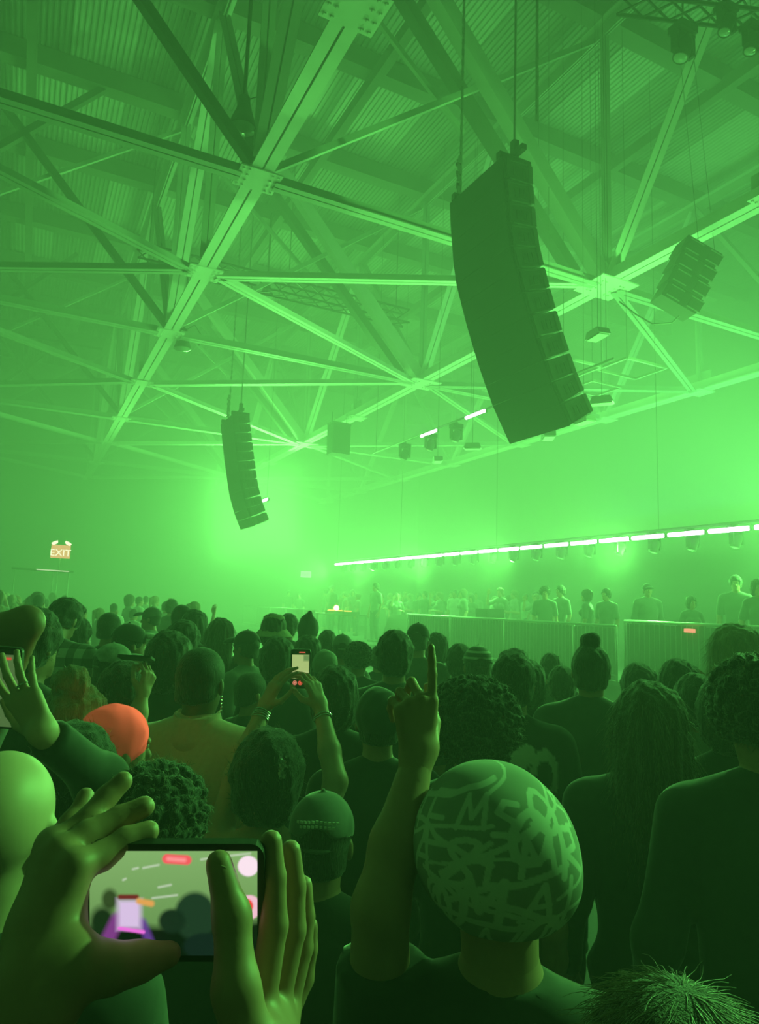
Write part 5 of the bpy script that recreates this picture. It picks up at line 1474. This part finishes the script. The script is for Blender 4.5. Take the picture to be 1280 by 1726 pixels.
# ---- woman filming with both bare arms raised
def wp_left(toL, dL, s):
    return dict(el=toL(at_d(396, 1312, 2.08)), wr=toL(at_d(446, 1192, 2.26)), d=dL(_r*0.42+_u*0.9+_f*0.15), n=dL(-_r*0.75-_f*0.55+_u*0.3), curl=(0.3, 0.35, 0.3), spread=0.1, thumb=0.0)
def wp_right(toL, dL, s):
    return dict(el=toL(at_d(566, 1318, 2.08)), wr=toL(at_d(541, 1192, 2.27)), d=dL(-_r*0.35+_u*0.9+_f*0.2), n=dL(_r*0.75-_f*0.55), curl=(0.5, 0.6, 0.4), spread=0.05, thumb=0.4)
wp, toL, dL, s = unique('filming', 456, 1222, 2.0, 0.05, -24*DEG, 'person with dark hair and bare back filming with both bracelet-wearing arms raised', wp_left, wp_right, hair='short', hairc='black', shirt='black', skin=0, w=0.9, fem=True, sleeve='none', shirt_top=1.27, hvox=0.0045, top_name='strap_top')
for c in wp.children:
    if c.name.startswith('hair'): c.matrix_local = Matrix.Translation((0, -0.02, 1.66)) @ Matrix.Scale(1.28, 4) @ Matrix.Translation((0, 0.02, -1.66))
clip = MB()
for k in range(46):
    a = GR.uniform(0, 6.28); t = GR.uniform(0, 1)
    clip.box((0.06+0.018*math.cos(a)*t+0.02*(t-0.5), -0.148+0.008*math.sin(a), 1.725+GR.uniform(-0.04, 0.03)), (0.007, 0.007, 0.007), Matrix.Rotation(a, 3, 'Z'))
clip.build('hair_clip', CHROME, wp, kind='stuff', label='sparkling hair clip')
def bracelet(root, toL, p, q, n, R, m=CHROME):
    a, b = A3(toL(at_d(*p))), A3(toL(at_d(*q))); d = (b-a)/np.linalg.norm(b-a)
    x = np.cross(d, [0.3, 0.8, 0.2]); x /= np.linalg.norm(x); y = np.cross(d, x)
    for j in range(n):
        c = a+d*0.009*j; mb = MB()
        for k in range(12):
            u0, u1 = 2*math.pi*k/12, 2*math.pi*(k+1)/12
            mb.tube([c+(x*math.cos(u0)+y*math.sin(u0))*R+d*0.002*math.sin(3*u0+j), c+(x*math.cos(u1)+y*math.sin(u1))*R+d*0.002*math.sin(3*u1+j)], 0.0026, 5, False)
        mb.build('bracelet', m, root)
bracelet(wp, toL, (438, 1212, 2.23), (446, 1192, 2.26), 4, 0.033)
bracelet(wp, toL, (545, 1212, 2.24), (541, 1192, 2.27), 2, 0.034)
def screen3(u, v):
    c = np.tile(lin(10, 18, 10), (len(u), 1))
    m = soft(np.maximum(np.abs(u-0.5)-0.47, np.abs(v-0.56)-0.32), 0.015); c = c*(1-m)+m*np.outer(1, lin(168, 188, 118))
    m = soft(np.maximum(np.abs(u-0.82)-0.16, np.abs(v-0.80)-0.085), 0.06)*0.8; c = c*(1-m)+m*lin(84, 120, 70)
    m = soft(np.maximum(np.abs(u-0.5)-0.46, np.abs(v-0.40)-0.02), 0.08)*0.5; c = c*(1-m)+m*lin(205, 215, 160)
    m = soft(np.maximum(np.abs(u-0.58)-0.17, np.abs(v-0.945)-0.012), 0.012); c = c*(1-m)+m*lin(250, 92, 84)
    for x, cc in ((0.2, (225, 130, 110)), (0.5, (240, 84, 74)), (0.82, (238, 150, 140))):
        rr = np.hypot(u-x, (v-0.125)*2); m = soft(np.abs(rr-0.10)-0.018, 0.02); c = c*(1-m)+m*lin(*cc); m = soft(rr-0.055, 0.03); c = c*(1-m)+m*lin(*cc)
    return c
phone(at_d(507, 1127, 2.33), 0.066, 0.130, 0.009, 'upright phone held high in both hands at left of centre', screenfn=screen3, rot=0.02, nx=60, ny=110, border=0.003)

# ---- tan blazer with shaved nape
bz, toL, dL, s = unique('blazer', 344, 1086, 2.5, 0.015, -38*DEG, 'person with cropped hair and a dangling earring in a pale tan blazer', None, None, hair='buzz', hairc='black', shirt='tan', skin=2, w=1.1, sleeve='long', loose=0.026)
P = [C((0, -0.015, 1.455), (0, -0.015, 1.545), 0.104, 0.080, 0.02), S((0, -0.01, 1.56), (0.073, 0.076, 0.14), 0.008), S((0, 0.10, 1.50), (0.05, 0.085, 0.14), 0.02), CUT((0, -0.22, 1), (0, -0.02, 1.545))]
link('collar', blob('collar', [(P, 0.006)], CL['tan']), None, bz)
er = MB()
for k in range(5): er.box((0.083, 0.0, 1.595-0.012*k), (0.005, 0.005, 0.009))
er.build('earring', CHROME, bz)

# ---- cap with lettering at centre
ca, toL, dL, s = unique('cap_fan', 547, 1317, 1.63, 0.035, -30*DEG, 'person in a green cap with two rows of tiny lettering above the strap arch', None, None, hair='buzz', hat='cap', hatm='grey', shirt='black', skin=1, w=1.0)
em = MB()
for row, (z, n) in enumerate(((1.722, 9), (1.733, 11))):
    for k in range(n):
        a = (k-(n-1)/2)*0.115
        em.box((0.098*math.sin(a), -0.012-0.1125*math.cos(a)+0.004*row, z-0.012*abs(a)), (0.007, 0.003, 0.0065), Matrix.Rotation(a, 3, 'Z'))
em.build('cap_lettering', CL['pale'], ca, kind='stuff')

# ---- the rest of the near row
def big_hair(r, k):
    for c in r.children:
        if c.name.startswith('hair'): c.matrix_local = Matrix.Translation((0, -0.02, 1.66)) @ Matrix.Scale(k, 4) @ Matrix.Translation((0, 0.02, -1.66))
unique('red_cap', 203, 1173, 1.97, 0.035, -70*DEG, 'person in a bright orange-red round cap left of the tan blazer', None, None, hair='short', hat='beanie', hatm=FLUOR, shirt='dark', skin=0)
r, *_ = unique('curly', 278, 1272, 1.35, 0.03, -30*DEG, 'person with dark curly hair just above the sideways phone', None, None, hair='curly', hairc='black', shirt='black', skin=1); big_hair(r, 0.87)
unique('afro', 800, 1130, 2.1, 0.075, -38*DEG, 'person with a large round dark afro right of the raised pointing hand', None, None, hair='afro', hairc='black', shirt='black', skin=1)
r, *_ = unique('long', 1094, 1153, 2.15, 0.02, -40*DEG, 'person with long rim-lit hair and dark top at right', None, None, hair='long', hairc='brown', shirt='dark', skin=0, w=1.12, fem=True, sleeve='long'); big_hair(r, 1.06)
r, *_ = unique('edge', 1277, 1100, 1.75, 0.04, -45*DEG, 'person with voluminous dark curls cut by the right edge', None, None, hair='curly', hairc='black', shirt='dark', skin=1, sleeve='long', fem=True, w=1.0); big_hair(r, 0.98)
r, *_ = unique('corner', 1142, 1646, 0.66, 0.02, -30*DEG, 'blurred close head of brown hair at the bottom right corner', None, None, hair='sleek', hairc='brown', shirt='dark', skin=1, w=0.9, fem=True)
def el_right(toL, dL, s):
    return dict(el=toL(at_d(44, 1050, 1.72)), wr=toL(at_d(-95, 1085, 1.66)), d=dL(-_r+_u*0.2), n=dL(_u), curl=(0.5, 0.6, 0.5))
unique('elbow', -150, 1085, 1.95, 0.02, -30*DEG, 'person at the far left edge with a bent elbow raised high beside the plaid shirt', None, el_right, hair='short', shirt='mid', skin=1)

# ---- dark-haired person gripping a black phone in a raised fist
def fist_right(toL, dL, s):
    return dict(el=toL(at_d(228, 1222, 2.72)), wr=toL(at_d(240, 1172, 2.77)), d=dL(_r*0.25+_u*0.9+_f*0.25), n=dL(_r*0.8-_f*0.5), per=[(0.9, 1.2, 0.8)]*4, thumb=0.6)
r, *_ = unique('fist', 213, 1113, 2.9, 0.03, -30*DEG, 'dark-haired person gripping a black phone in a raised fist', None, fist_right, hair='short', hairc='black', shirt='black', skin=0); big_hair(r, 1.15)
phone(at_d(230, 1109, 2.8), 0.135, 0.068, 0.009, 'black phone gripped in a raised fist at left, screen away from us', rot=0.05, tiltx=1.15)

r, *_ = unique('plaid', 98, 1028, 4.4, -0.09, -40*DEG, 'person with dark hair, head bent, in a black and white plaid shirt at far left', None, None, hair='quiff', shirt=PLAID, skin=1, headrot=rotx(-0.6), w=1.3, vox=0.012)
